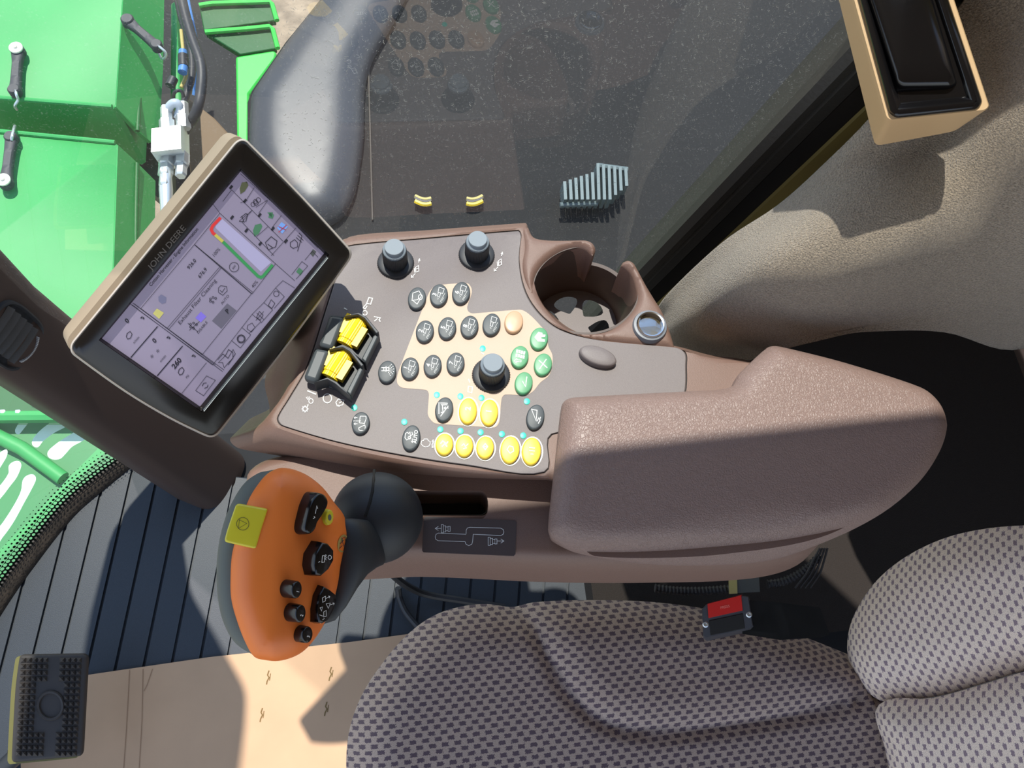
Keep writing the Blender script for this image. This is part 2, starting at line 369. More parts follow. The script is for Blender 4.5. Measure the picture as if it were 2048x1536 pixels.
MT = dict(
 body=mat('brown_plastic', (116, 90, 78), .50, bump=.45, bscale=1500, dist=.0004, var=.06, vscale=900),
 panel=mat('taupe_panel', (113, 104, 102), .52, bump=.25, bscale=2200, dist=.0003, var=.10, vscale=1500),
 groove=mat('groove_shadow_gap', (38, 28, 24), .7),
 beige=mat('beige_print', (194, 168, 146), .55, var=.03, vscale=1500),
 leather=mat('brown_leather', (130, 108, 100), .44, bump=.7, bscale=380, btype='leather', dist=.0012, var=.05, vscale=300),
 black=mat('black_rubber_plastic', (40, 43, 47), .5, bump=.1, bscale=1500, dist=.0003),
 slate=mat('slate_button', (66, 72, 75), .5),
 yellow=mat('yellow_button', (238, 200, 60), .42),
 roller=mat('yellow_roller', (246, 208, 20), .4),
 green=mat('green_button', (88, 154, 108), .42),
 peach=mat('peach_button', (196, 158, 124), .4),
 white=mat('white_print', (240, 240, 235), .5),
 teal=mat('teal_lamp', (16, 205, 172), .4),
 cap=mat('anodised_cap', (124, 134, 142), .6, metal=.0),
 knob=mat('knob_black', (38, 40, 44), .5),
 chrome=mat('chrome', (215, 215, 215), .12, metal=1),
 brass=mat('brass_inside', (150, 130, 70), .3, metal=.8),
 grey=mat('grey_collar', (110, 114, 120), .45),
 dark=mat('dark_hollow', (12, 12, 11), .8),
 orange=mat('orange_plastic', (236, 122, 46), .42, bump=.08, bscale=1800, dist=.0003),
 grip=mat('grey_grip', (92, 98, 92), .6),
 gloss=mat('gloss_black', (14, 13, 14), .16),
 lime=mat('lime_button', (214, 200, 50), .3),
 boot=mat('rubber_boot', (36, 40, 44), .55, bump=.1, bscale=900, dist=.0004),
 tan=mat('tan_housing', (150, 136, 116), .5, bump=.1, bscale=1500, dist=.0003),
 silver=mat('silver_front', (172, 164, 154), .45),
 bezel=mat('bezel_black', (20, 18, 17), .22),
 podtan=mat('pod_tan', (196, 164, 122), .5, bump=.15, bscale=1200, dist=.0003),
 carpet=mat('carpet_felt', (140, 127, 110), .95, bump=1.0, bscale=800, dist=.003, var=.38, vscale=700, sheen=.3, vdetail=6),
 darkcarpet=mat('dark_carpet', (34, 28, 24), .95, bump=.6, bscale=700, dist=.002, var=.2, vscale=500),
 seal=mat('rubber_seal', (40, 39, 36), .5, bump=.3, bscale=300, dist=.001),
 frame_tan=mat('olive_trim', (120, 106, 50), .6),
 pillar=mat('pillar_brown', (62, 48, 42), .55, bump=.2, bscale=1200, dist=.0004),
 matr=mat('mat_rubber', (44, 50, 57), .5, bump=.3, bscale=900, dist=.0005, var=.08, vscale=600),
 matlow=mat('mat_groove', (18, 20, 24), .8),
 card=mat('cardboard', (186, 152, 120), .9, var=.05, vscale=14, bump=.1, bscale=60),
 cardline=mat('cardboard_crease', (150, 118, 90), .9),
 cardhole=mat('cardboard_tear', (110, 88, 50), .9),
 pedal=mat('pedal_rubber', (50, 44, 40), .6),
 pedalframe=mat('pedal_frame', (112, 106, 52), .5),
 mgreen=mat('machine_green', (50, 150, 76), .55, var=.05, vscale=6),
 mgreen2=mat('machine_green_deep', (22, 92, 38), .55),
 shelf=mat('bright_green', (52, 180, 66), .5),
 steel=mat('zinc_steel', (200, 205, 205), .35, metal=.7),
 alum=mat('aluminium_block', (235, 238, 232), .4, metal=.2),
 hose=mat('hose_black', (40, 40, 42), .5),
 bluewire=mat('blue_wire', (70, 120, 180), .5),
 rubber=mat('latch_rubber', (62, 62, 64), .6),
 engine=mat('dark_metal', (26, 25, 23), .8),
 soil=mat('soil', (140, 124, 104), .95, var=.3, vscale=12, bump=.5, bscale=20, dist=.02),
 concrete=mat('pale_ground', (225, 240, 225), .9),
 red=mat('red_button', (190, 30, 26), .3),
 buckle=mat('buckle_black', (56, 58, 64), .4),
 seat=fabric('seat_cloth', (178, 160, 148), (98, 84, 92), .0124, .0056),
 seatback=fabric('seat_cloth_back_lit', (232, 214, 198), (146, 128, 136), .0112, .0050, fw=.22, fh=.30),  # same cloth made paler, for the stronger light on the backrest
 wall=mat('wall_tan', (150, 132, 112), .8),
 tapey=mat('connector_buff', (170, 156, 90), .6),
 conn=mat('connector_grey', (70, 72, 66), .6),
)
bvh_of = lambda o: BVHTree.FromPolygons([v.co.copy() for v in o.data.vertices], [tuple(p.vertices) for p in o.data.polygons])
UP = np.array([0, 0, 1.0])
# ------------------------------------------------------------------ the setting
fl = MB().prism([(-.9, -1.0, -.012), (1.15, -1.0, -.012), (1.15, .46, -.012), (-.30, .46, -.012), (-.42, .30, -.012)] + [tuple(F(*p)[:2]) + (-.012,) for p in ((262, 925), (150, 1030), (60, 1170), (-20, 1290), (-110, 1500))], (0, 0, .06))
struct(fl.build('floor', MT['matlow'], angle=30))
# side glass: one pane leaning slightly outward, with a rubber seal
def GP(x, z, off=0.0):
    y = (.455 - off + .0638647*(z-1.35))/.99795857; return np.array([x, y, z])
pane = MB().poly([GP(-.42, -.02), GP(.199, -.02), GP(.558, 1.62), GP(-.10, 1.62), GP(-.40, .50)])
win = pane.build('window_1', glassmat('side_glass', dust=.005), smooth=False); struct(win)
# lint fibres lying on the inside of the pane (nobody could count them)
lint = MB()
for _ in range(3300):
    px, py = random.uniform(560, 1700), random.uniform(-20, 560)
    if px > 1690 - (py-90)*.93 - 25: continue
    c = G(px, py, .0008); a = random.uniform(0, 6.28); L = random.choice([.0008, .0014, .0022, .0034]); cv = random.uniform(-1.5, 1.5)
    pts = []
    for k in range(4):
        t = (k/3-.5)*L; aa = a + cv*(k/3-.5); pts.append((t*math.cos(aa), t*math.sin(aa)))
    r = MB().ribbon(pts, random.uniform(.00018, .00035)); lint.add([c + np.array([q[0], 0, q[1]]) for q in r.v], r.f)
lo = lint.build('lint', mat('lint_fibre', (190, 190, 180), .9), win, smooth=False); lo['kind'] = 'stuff'; lo['label'] = 'pale lint and dust specks on the glass'
def strip(name, path, prof, m, **k):
    """profile (dx, inward) swept along a path on the glass"""
    rr = [[GP(x+dx, z, off) for dx, off in prof] for x, z in path]
    return MB().rings(rr).build(name, m, **k)
sp_ = [(p[0], p[1]) for p in [(.192 + .366*k/8, -.05 + 1.67*k/8) for k in range(9)]]
struct(strip('trim_1', sp_, [(-.004, .0), (-.007, .012), (.000, .018), (.010, .016), (.016, .006), (.020, .012), (.034, .012), (.040, .004), (.040, -.02), (-.004, -.02)], MT['seal'], angle=25))
struct(strip('trim_2', sp_, [(.040, .000), (.042, .006), (.056, .008), (.075, .009), (.16, .000), (.16, -.03), (.04, -.03)], mat('jamb_black', (20, 18, 15), .35), angle=25))
struct(strip('trim_3', sp_, [(.064, .008), (.066, .011), (.13, .013), (.16, .008), (.16, -.01), (.064, -.01)], MT['frame_tan'], angle=25))
# ceiling above the frame: it shades the seat and the lower half of the console
struct(MB().prism([(-.75, -1.1, 1.66), (1.2, -1.1, 1.66), (1.2, .532, 1.66), (-.75, .532, 1.66)], (0, 0, -.05)).build('ceiling', MT['wall']))
struct(MB().box((1.20, -.30, .80), (.02, 0, 0), (0, .80, 0), (0, 0, .86)).build('wall_rear', MT['wall']))
# side wall behind the window and below the glass
struct(MB().prism([(.50, .50, -.05), (1.2, .50, -.05), (1.2, .50, 1.66), (1.0, .50, 1.66), (.66, .50, .80)], (0, .04, 0)).build('wall_right', MT['wall']))
# A pillar: brown beam running from the floor up to the left, with a black seal on its outer side
PB, PT = F(432, 960, -.01), np.array([-.60, .45, 1.60])
PTH = [PB, np.array([-.405, .385, .435]), np.array([-.435, .40, .75]), np.array([-.44, .42, 1.2]), np.array([-.50, .45, 1.60])]
def pth(t): return np.array([np.interp(t, [0, .28, .475, .755, 1], [q[i] for q in PTH]) for i in range(3)])
def pillar_loft(name, m, prof, b=PB, t=PT, n=24, bend=0.0):
    ax = t - b; L = np.linalg.norm(ax); ax /= L; side = np.cross(ax, UP); side /= np.linalg.norm(side); nn = np.cross(side, ax)
    rr = []
    for k in range(n+1):
        q = pth(k/n); s = np.interp(k/n, [0, .28, .475, .755, 1], [1, .95, 1.35, 2.3, 2.4])  # unseen upper part widened to cast shadow on the floor mat
        rr.append([q + side*u*s + nn*v*s for u, v in prof])
    return MB().rings(rr).build(name, m, angle=30), side, nn
vw = -(PB+PT)/2 + EYE; 
pil, sd_, nn_ = pillar_loft('trim_4', MT['pillar'], spline([(-.052, .0), (-.046, .026), (-.02, .036), (.03, .036), (.048, .026), (.056, 0), (.04, -.05), (-.04, -.05)], 4))
struct(pil)
# ------------------------------------------------------------------ console
con = thing('control_console', C(900, 700, -.1), 'brown control console with taupe key panel, cup holder and armrest pad', 'control console')
B_ = Zf(600, 440); E_ = Zf(500, 700); G_ = Zf(1000, 420); J_ = Zf(400, 900, 3.414); M_ = Zf(100, 280); L_ = Zf(0, 450)
frC = frame(PC, NC, (1, 0, 0))
def Cs(pts, h=0.0): return [C(x, y, h) for x, y in pts]
# lower shell with the lever tray
low = [(500, 938), (600, 905), (900, 880), (1110, 850), (1400, 800), (1560, 830), (1650, 930), (1655, 1060), (1560, 1110), (1330, 1120), (1110, 1118), (840, 1106), (640, 1112), (560, 1075), (515, 1000)]
lowo = Cs(spline(low, 8), -.035)
shell = pillow('lower_shell', lowo, frC, lambda u, v, d: -.035 - .006*(1-min(d/.008, 1))**2, [.001, .0025, .0045, .008], .012, MT['body'], con,
    skirt=[(.003, -.046), (.006, -.06), (.010, -.085), (.006, -.115), (-.012, -.140), (-.05, -.155)])
ct = MB().prism(Cs(spline([(800, 972), (963, 972), (976, 985), (976, 1018), (962, 1030), (800, 1030)], 4, True, (0, 5)), -.02), NC*.06).build('c', None)
shell = cut(shell, [ct]); 
slotw = MB().rings([Cs(spline([(800, 972), (963, 972), (976, 985), (976, 1018), (962, 1030), (800, 1030)], 4, True, (0, 5)), -.0415)] + [Cs(spline([(800, 973), (962, 973), (975, 986), (975, 1017), (961, 1029), (800, 1029)], 4, True, (0, 5)), -.078)], False, True).build('lever_slot', MT['dark'], con)
# raised rim round the slot
rim = [(815, 967), (966, 967), (982, 982), (982, 1021), (966, 1036), (815, 1036)]
rb = MB(); path = Cs(spline(rim, 5, False), -.0395); rb.tube(path, .0022, 8); rb.build('slot_rim', MT['body'], con)
# upper shell: flank rings traced at falling heights, hollow inside under the panel
top_o = [(688, 480), (860, 466), (1050, 452), (1056, 462), (1062, 520), (1075, 590), (1110, 640), (1160, 672), (1260, 690), (1345, 697), (1420, 716), (1480, 724), (1600, 760), (1560, 860), (1120, 960), (1096, 957), (930, 944), (780, 922), (650, 893), (552, 861), (536, 838), (560, 800), (600, 730), (640, 620), (668, 530)]
top_i = [(692, 492), (860, 475), (1036, 460), (1043, 470), (1039, 520), (1052, 582), (1082, 628), (1125, 660), (1200, 680), (1346, 694), (1371, 704), (1374, 730), (1366, 800), (1300, 850), (1105, 870), (1090, 946), (930, 932), (785, 909), (665, 883), (563, 852), (554, 836), (578, 795), (612, 735), (648, 625), (678, 530)]
r_n = 6
def ringC(pts, h, cor=()): return Cs(spline(pts, r_n, True, cor), h)
cor = (2, 3)
def shift(pts, f): return [(x + f(x, y)[0], y + f(x, y)[1]) for x, y in pts]
def flank(x, y):    # how far the shell spreads outward below the rim, in photo pixels
    if y > 780 and x < 1125: k = min(max((1125-x)/600, .10), 1.0); return (-10*k - (26*k if x < 560 else 0), 26*k)
    if x < 660: return (-34, 14)
    return (0, -2)
def flank2(x, y):
    a = flank(x, y)
    if y > 780 and x < 1125: k = min(max((1125-x)/600, .10), 1.0); return (a[0]-16*k - (24*k if x < 560 else 0), a[1] + 12*k)
    if x < 660: return (-70, 30)
    return (0, 0)
up = MB().rings([ringC(top_i, -.0028, ()), ringC(top_i, -.0003), ringC([((a[0]+b[0])/2, (a[1]+b[1])/2) for a, b in zip(top_i, top_o)], .0004), ringC(top_o, -.0015, cor),
    ringC(shift(top_o, lambda x, y: (flank(x, y)[0]*.25, flank(x, y)[1]*.30)), -.0045), ringC(shift(top_o, lambda x, y: (flank(x, y)[0]*.6, flank(x, y)[1]*.7)), -.012), ringC(shift(top_o, flank), -.022),
    ringC(shift(top_o, lambda x, y: ((flank(x,y)[0]+flank2(x,y)[0])/2, (flank(x,y)[1]+flank2(x,y)[1])/2)), -.032), ringC(shift(top_o, flank2), -.045), ringC(shift(top_o, lambda x, y: (flank2(x, y)[0]*.7+ (10 if x < 700 else 0), flank2(x, y)[1]*.3-6)), -.075)], True, True)
ush = up.build('upper_shell', MT['body'], con, angle=50)
pn = [(x, y) for x, y in top_i]
pc = np.array([950, 720])
pin = [tuple(np.array(p) + (pc-np.array(p))/np.linalg.norm(pc-np.array(p))*2.6) for p in pn]
MB().rings([ringC(top_i, -.0024), ringC(top_i, -.0012)]).build('panel_gap', MT['groove'], con)
panel = MB().rings([ringC(pin, -.0020), ringC(pin, .0000), ringC([tuple(np.array(p) + (pc-np.array(p))/np.linalg.norm(pc-np.array(p))*1.5) for p in pin], .0006)]).build('control_panel', MT['panel'], con, angle=30)
HP = .0006
def onC(h): return lambda x, y: C(x, y, h)
bg = B_([(910,460),(985,440),(1140,432),(1168,460),(1172,500),(1142,590),(1150,625),(1185,638),(1500,612),(1560,640),(1640,720),(1685,780),(1695,860),(1722,920),(1722,990),(1700,1060),(1640,1110),(1590,1170),(1540,1195),(1400,1192),(1375,1225),(1362,1370),(1340,1410),(1310,1416),(930,1390),(890,1360),(872,1320),(880,1190),(860,1160),(700,1145),(665,1115),(665,1060),(700,960),(870,520)])
MB().prism(Cs(spline(bg, 4), HP+.00025), NC*.0002).build('key_field', MT['beige'], panel, smooth=False)['label'] = 'beige printed field around the keys'
def disc(name, px, py, rx, ry, rot, prof, m, parent, seg=40, base=0.0):
    """a round or oval piece standing on the panel; (px, py) is where its top shows"""
    H = prof[-1][1]; c = C(px, py, HP + base + H) - NC*(H); c0 = C(px, py, HP + base + H); cr, sr = math.cos(math.radians(rot)), math.sin(math.radians(rot))
    ax = C(px + rx*cr, py + rx*sr, HP+base+H) - c0; ay = C(px - ry*sr, py + ry*cr, HP+base+H) - c0
    rr = [[c + NC*h + s*(ax*math.cos(a) + ay*math.sin(a)) for a in [2*math.pi*k/seg for k in range(seg)]] for s, h in prof]
    return MB().rings(rr).build(name, m, parent, angle=50), (c, ax, ay)
BP = [(1.03, 0), (1.03, .0026), (1.0, .0034), (.95, .0038), (.88, .0040), (.2, .0040)]
def button(px, py, m, label, rx=17.4, ry=22.0, rot=13, art=None, ring=False):
    o, (c, ax, ay) = disc('button', px, py, rx, ry, rot, BP, m, con)
    o['label'] = label
    if ring:
        pass
    if art:
        mb = MB(); art(mb)
        ctr = c
        def top(x, y):
            q = C(x, y, HP+.0040); d = q - c; 
            u = d.dot(ax)/ax.dot(ax); v = d.dot(ay)/ay.dot(ay); r = math.hypot(u, v)
            h = np.interp(r, [0, .88, .95, 1.0], [.0040, .0040, .0038, .0034])
            return q + NC*(h - .0040 + .00022)
        mb.project(top); mb.build('symbol', MT['white'], o, smooth=False)
    return o
def b_(X, Y): return (600 + X/3.4133, 440 + Y/3.4133)
def e_(X, Y): return (500 + X/3.4133, 700 + Y/3.4133)
def lines(conv, *ls, w=1.1):
    def f(mb):
        for l in ls:
            closed = l[0] == l[-1] and len(l) > 2; q = [conv(*p) for p in (l[:-1] if closed else l)]
            mb.ribbon(q, w, closed)
    return f
def picker(cx, cy, num=None):
    """a numbered header symbol as printed on the slate keys"""
    def f(mb):
        P = lambda x, y: b_(cx+x, cy+y)
        sq = [(6, -50), (38, -62), (38, -12), (-2, -8), (6, -50)]
        sq = [(2, -54), (37, -42), (26, -10), (-6, -20), (2, -54)]
        for l in (sq, [(-4, -18), (-10, 8), (4, 16), (12, -14), (-4, -18)]):
            closed = l[0] == l[-1]; mb.ribbon([P(*p) for p in (l[:-1] if closed else l)], .75, closed)
        for l in ([(10, 44), (42, -14)], [(18, 42), (34, 18)], [(-12, 18), (-2, 26), (-10, 30)], [(10, 44), (20, 52)]): mb.ribbon([P(*p) for p in l], .45)
        if num: put_text(mb, num, *P(-28, -4), (.35, -1), 11.5, .02)
    return f
black_keys = [((852,760),'2'),((1005,738),'5'),((1157,728),'8'),((948,513),'3'),((1100,498),'6'),((750,1013),'1'),((905,995),'4'),((1062,980),'7'),((1308,713),None)]
for (X, Y), n_ in black_keys:
    p = b_(X, Y); button(p[0], p[1]-1, MT['slate'], ('slate oval key printed %s with a header symbol' % n_) if n_ else 'slate oval key with a header symbol and no number', art=picker(X, Y, n_))
def k_roll(mb):
    f = lines(b_, [(770,500),(812,485),(828,510),(826,530),(800,545),(765,550),(770,500)], [(770,550),(800,575),(820,540)]); f(mb); mb.ribbon(arc(*b_(822, 527), 4, 5, 0, 340), 1.1, True)
button(*b_(798, 531), MT['slate'], 'slate key with a bale roll symbol, left of key 3', art=k_roll)
def k_spray(mb):
    lines(b_, [(556,1008),(588,1008)], [(556,1030),(588,1030)], [(572,1008),(572,1030)], [(588,1000),(588,1036)], [(590,1010),(606,1006),(606,1030),(590,1028),(590,1010)], w=1.4)(mb)
    for i, (r_, n_) in enumerate(((22, 4), (34, 5), (46, 6))):
        for k in range(n_):
            a = math.radians(-50 + 110*k/(n_-1)); q = b_(594 + r_*math.cos(a), 1022 + r_*math.sin(a)); mb.poly(arc(*q, .9, .9, 0, 315, 7))
button(*b_(594, 1033), MT['slate'], 'slate key with a spray nozzle symbol', art=k_spray)
def k_tray(mb):
    lines(b_, [(405,1385),(412,1340),(450,1340),(452,1355),(440,1390),(405,1385)], [(400,1420),(442,1400),(446,1412),(440,1440),(404,1436),(400,1420)], [(372,1350),(392,1350)], [(378,1342),(370,1350),(378,1358)], [(372,1392),(392,1392)], [(378,1384),(370,1392),(378,1400)])(mb)
    for k in range(6): mb.poly(arc(*b_(368+k*9, 1372), .9, .9, 0, 315, 7))
button(*b_(413, 1383), MT['slate'], 'slate key with a fan and header symbol near the panel left corner', art=k_tray)
def k_auto(mb):
    put_text(mb, 'AUTO', *e_(1131, 592), (.12, -1), 9.5, .02)
    lines(e_, [(1062,570),(1075,562),(1082,572),(1092,560),(1096,600),(1070,615),(1058,600),(1062,570)], [(1108,630),(1108,606)], [(1100,622),(1108,632),(1116,622)], [(1096,585),(1110,578),(1106,560)])(mb)
    mb.ribbon(arc(*e_(1088, 600), 2.6, 2.6, 0, 340, 10), 1, True)
button(*e_(1100, 597), MT['slate'], 'slate key printed AUTO with a machine symbol', art=k_auto, ry=25.5)
def k_belt(mb):
    lines(b_, [(948,1243),(948,1325)], [(958,1250),(1008,1252)], [(962,1262),(1006,1262)], [(962,1314),(984,1314)], [(960,1340),(1012,1270)], [(985,1284),(1014,1284)], [(994,1275),(984,1284),(994,1294)], [(972,1262),(976,1312)], w=1.5)(mb)
button(*b_(984, 1290), MT['slate'], 'slate key with a conveyor symbol beside the two large yellow keys', art=k_belt, ry=24.5)
button(*b_(1608, 1342), MT['slate'], 'slate key with a triangle float symbol beside the armrest', art=lines(b_, [(1580,1292),(1618,1300),(1612,1372),(1580,1292)], [(1618,1375),(1630,1350),(1636,1368),(1642,1345)], [(1626,1390),(1640,1366)], w=1.6), ry=25)
gk = MT['green']
def k_home(mb): mb.poly([b_(*p) for p in [(1600,800),(1628,764),(1655,772),(1655,782),(1676,784),(1672,798),(1646,800),(1646,812),(1672,816),(1670,832),(1624,830),(1600,800)]][:-1])
button(*b_(1633, 806), gk, 'green key with a white house symbol', art=k_home)
def k_menu(mb):
    for r_ in range(2):
        for c_ in range(4):
            x0, y0 = 1478 + c_*16 + r_*-4, 884 + r_*28 + c_*4; mb.poly([b_(x0, y0), b_(x0+12, y0+2), b_(x0+9, y0+24), b_(x0-3, y0+22)])
    lines(b_, [(1462,962),(1480,945),(1480,954),(1510,958),(1508,970),(1478,966),(1476,976),(1462,962)], w=.9)(mb)
button(*b_(1500, 931), gk, 'green key with a white menu grid symbol', art=k_menu)
button(*b_(1660, 983), gk, 'green key with a white cross', art=lines(b_, [(1630,958),(1688,1010)], [(1682,950),(1634,1018)], w=2.0))
button(*b_(1528, 1110), gk, 'green key with a white tick', art=lines(b_, [(1518,1100),(1540,1138),(1548,1070)][::1], w=2.0))
button(*b_(1460, 692), MT['peach'], 'plain peach key above the green keys', rx=18, ry=22)
ry_ = MB()
ys = []
for (X, Y, rx, ry, cv, lab, art) in [
    (1146, 1300, 17.4, 25.5, b_, 'large yellow key printed 2', lambda mb: put_text(mb, '2', *b_(1148, 1288), (.1, -1), 15, .03)),
    (1291, 1311, 17.4, 25.8, b_, 'large yellow key printed 1', lambda mb: put_text(mb, '1', *b_(1290, 1306), (.1, -1), 15, .03)),
    (1326, 641, 17.0, 21.2, e_, 'yellow key with a hare symbol, first beside the engine print', lines(e_, [(1300,640),(1316,622),(1340,640),(1352,625)], [(1310,660),(1330,640),(1345,660)], w=2.2)),
    (1463, 651, 17.0, 21.4, e_, 'yellow key with a tree symbol, second in the front row', lines(e_, [(1445,655),(1460,640),(1470,660),(1490,640)], [(1455,675),(1480,668)], w=1.6)),
    (1605, 662, 17.0, 21.8, e_, 'yellow key with a diamond symbol, third in the front row', lines(e_, [(1590,660),(1606,640),(1622,660),(1606,680),(1590,660)], [(1598,660),(1614,660)], w=2.0)),
    (1775, 678, 18.4, 26.5, e_, 'tall yellow key with a round symbol, fourth in the front row', lines(e_, [(1755,680),(1770,655),(1795,662),(1800,690),(1775,705),(1755,680)], w=1.6)),
    (1922, 688, 18.6, 27.0, e_, 'tall yellow key with a lamp symbol, at the end nearest the armrest', lines(e_, [(1905,665),(1945,670)], [(1905,685),(1945,690)], [(1915,710),(1935,712)], w=1.4))]:
    p = cv(X, Y); button(p[0], p[1], MT['yellow'], lab, rx, ry, 4, art)
    ys.append((p[0]+.8, p[1]+2.5, rx+2.6, ry+2.8))
for i, (x, y, rx, ry) in enumerate(ys):
    ry_.ribbon(arc(x, y, rx, ry, 0, 350, 36, 4), 2.4, True)
for a, b in ((0, 1), (2, 3), (3, 4), (5, 6)): ry_.ribbon([(ys[a][0]+ys[a][2]-1, ys[a][1]), (ys[b][0]-ys[b][2]+1, ys[b][1])], 2.4)
ry_.project(onC(HP+.0004)).build('key_outline', MT['white'], panel, smooth=False)['label'] = 'white printed rings around the yellow keys'
for X, Y in [(1247,877),(934,1193),(1095,1203),(1239,1214),(1549,1238),(371,1280),(712,1378),(958,1429),(1096,1440),(1233,1449),(1378,1461),(1524,1471)]:
    disc('indicator_lamp', *b_(X, Y), 6.1, 6.3, 0, [(1, 0), (1, .0004), (.85, .0005)], MT['teal'], con, 20)
# printed symbols on the panel
pr = MB()
L1 = lambda conv, *ls, **k: lines(conv, *ls, **k)(pr)
L1(b_, [(300,600),(322,612)], [(470,530),(495,535),(482,575),(455,570),(470,530)], [(455,572),(430,600),(446,606),(458,586)], [(505,660),(548,668),(540,680),(548,694)], [(508,690),(530,672)], w=1.8)
pr.ribbon(arc(*b_(443, 634), 4.6, 4.6, 0, 340, 14), 1.6, True)
L1(b_, [(50,1165),(110,1190)], w=2.4); pr.ribbon(arc(*b_(187, 1217), 8.4, 9, 0, 345, 20), 1.8, True)
pr.ribbon(arc(*b_(35, 1290), 4.6, 4.6, 0, 340, 12), 2.0, True); pr.ribbon(arc(*b_(75, 1236), 4.4, 4.8, 0, 340, 12), 1.4, True)
for k in range(8):
    a = k*math.pi/4; c_ = b_(35, 1290); pr.ribbon([(c_[0]+5.2*math.cos(a), c_[1]+5.2*math.sin(a)), (c_[0]+7*math.cos(a), c_[1]+7*math.sin(a))], 1.6)
L1(b_, [(48,1262),(58,1270)], [(58,1256),(50,1274)], [(62,1205),(72,1220)], [(52,1205),(62,1225)], [(42,1208),(54,1228)], w=1.0)
L1(b_, [(245,1245),(262,1222),(300,1230),(292,1262),(255,1270),(245,1245)], [(262,1262),(268,1275)], [(285,1240),(268,1250)], w=1.6)
for X, Y in ((795, 335), (1360, 290)):
    L1(b_, [(X-32, Y-30+85),(X-8,Y+30)], [(X+14,Y-45),(X+22,Y-70)], [(X+12,Y-58),(X+22,Y-72),(X+24,Y-54)], [(X-34,Y+40),(X-34,Y+58),(X-18,Y+54)], [(X-6,Y-12),(X+14,Y-24),(X+16,Y+14),(X-4,Y+22),(X-6,Y-12)], [(X-14,Y-6),(X-12,Y+24)], [(X-6,Y),(X+14,Y-4)], w=1.1)
L1(b_, [(1150,1135),(1178,1140),(1172,1180),(1146,1172),(1150,1135)], [(1150,1085),(1160,1110)], [(1236,905),(1256,915)], w=1.6)
L1(e_, [(1168,640),(1172,620),(1185,618),(1188,608),(1212,608),(1218,620),(1230,625),(1230,640),(1222,655),(1200,662),(1180,655),(1168,640)], w=1.1)
put_text(pr, 'n/min', *e_(1247, 640), (.1, -1), 7.2, .02)
pr.project(onC(HP+.0005)).build('printed_symbol', MT['white'], panel, smooth=False, kind='stuff')['label'] = 'white symbols printed on the panel'
# rotary knobs
def knob(px, py, lab, ind=12):
    c = C(px, py, HP+.003); c = c - NC*.003; s = .700/FOC; r0 = 36.5*s*1.0
    k = MB().lathe(c, NC, [(r0*1.02, 0), (r0*1.02, .0008, .0005), (r0, .0014, .0004), (r0*.985, .0028), (r0*.93, .0033), (r0*.66, .0036, .0005), (r0*.66, .0200, .0005), (r0*.60, .0212), (r0*.3, .0214)], 96).build('rotary_knob', MT['knob'], con, angle=35); k['label'] = lab
    MB().lathe(c + NC*.0195, NC, [(r0*.625, 0, .0004), (r0*.625, .0032, .0004), (r0*.56, .0042), (r0*.52, .0048), (r0*.52, .0074), (r0*.50, .0078), (r0*.2, .0078)], 96).build('knob_cap', MT['cap'], k, angle=35)
knob(791, 523, 'black rotary knob with bright cap, nearest the display')
knob(953.5, 507, 'black rotary knob with bright cap, nearest the cup holder')
knob(982.6, 748, 'black rotary knob with bright cap among the keys')
# brown oval plug
disc('oval_cover', *G_([(670, 988)])[0], 39.5, 17.5, 19, [(1.0, 0), (1.0, .0045), (.96, .0062), (.86, .0068), (.4, .0072)], MT['body'], con)['label' if False else 0] if False else disc('oval_cover', *G_([(672, 990)])[0], 39, 18, 19, [(1.0, 0), (1.0, .0045), (.96, .0062), (.86, .0068), (.4, .0072)], MT['panel'], con)
# thumb wheel switch block
def blk(name, pts, h0, h1, m, conv=b_, parent=None, bev=.0012, inner=None):
    base = [C(*conv(*p), h1) for p in pts]
    o = MB().rings([[q - NC*(h1-h0) for q in base], base]).build(name, m, parent, angle=30); bevel(o, bev, 2); return o
for i, (dx, dy) in enumerate(((0, 0), (-103, 225))):
    q = lambda pts: [(x+dx, y+dy) for x, y in pts]
    sb = blk('switch_block', q([(205,645),(300,655),(395,632),(445,650),(538,762),(530,800),(445,965),(215,885),(130,850)]), 0, .004, MT['black'], parent=con)
    sb['label'] = 'black thumb wheel switch nearest the side window' if i == 0 else 'black thumb wheel switch nearest the lever'
    blk('switch_pad', q([(205,645),(305,662),(222,880),(122,852)]), .004, .015, MT['slate'], parent=sb, bev=.003)
    blk('switch_guard', q([(540,765),(532,800),(448,972),(420,945),(500,790)]), .004, .015, MT['slate'], parent=sb, bev=.001)
    for a in (q([(300,655),(400,630),(450,655),(540,765),(520,775),(440,672),(395,645)]), q([(195,885),(290,848),(355,880),(448,975),(425,960),(340,890),(290,862)])):
        blk('switch_fin', a, .002, .019, MT['black'], parent=sb, bev=.0006)
    # ribbed yellow wheel: a half cylinder standing out of the slot
    a0 = C(*b_(412+dx, 668+dy), .011); a1 = C(*b_(300+dx, 845+dy), .011); ax = a1-a0; L_ax = np.linalg.norm(ax); axn = ax/L_ax; sdv = np.cross(axn, NC); wh = MB()
    seg = 28
    for (t0, t1, rad) in ((.0, .16, .0062), (.16, .84, .0070), (.84, 1.0, .0062)):
        rr = []
        for t in (t0, t1):
            rr.append([a0 + ax*t - NC*.003 + (rad*(1 + (.05 if k % 2 else 0)))*(math.cos(math.pi*k/(seg-1))*sdv*1.15 + math.sin(math.pi*k/(seg-1))*NC) for k in range(seg)])
        wh.rings(rr)
    for s_, w_ in ((-1, .30), (1, .30)):
        c_ = a0 + ax*(.5 - .1*s_) + sdv*s_*.0085 - NC*.001; wh.box(c_, ax*.34, sdv*.0028, NC*.003)
    w_o = wh.build('thumb_wheel', MT['roller'], sb, angle=20); w_o['label'] = 'ribbed yellow thumb wheel'
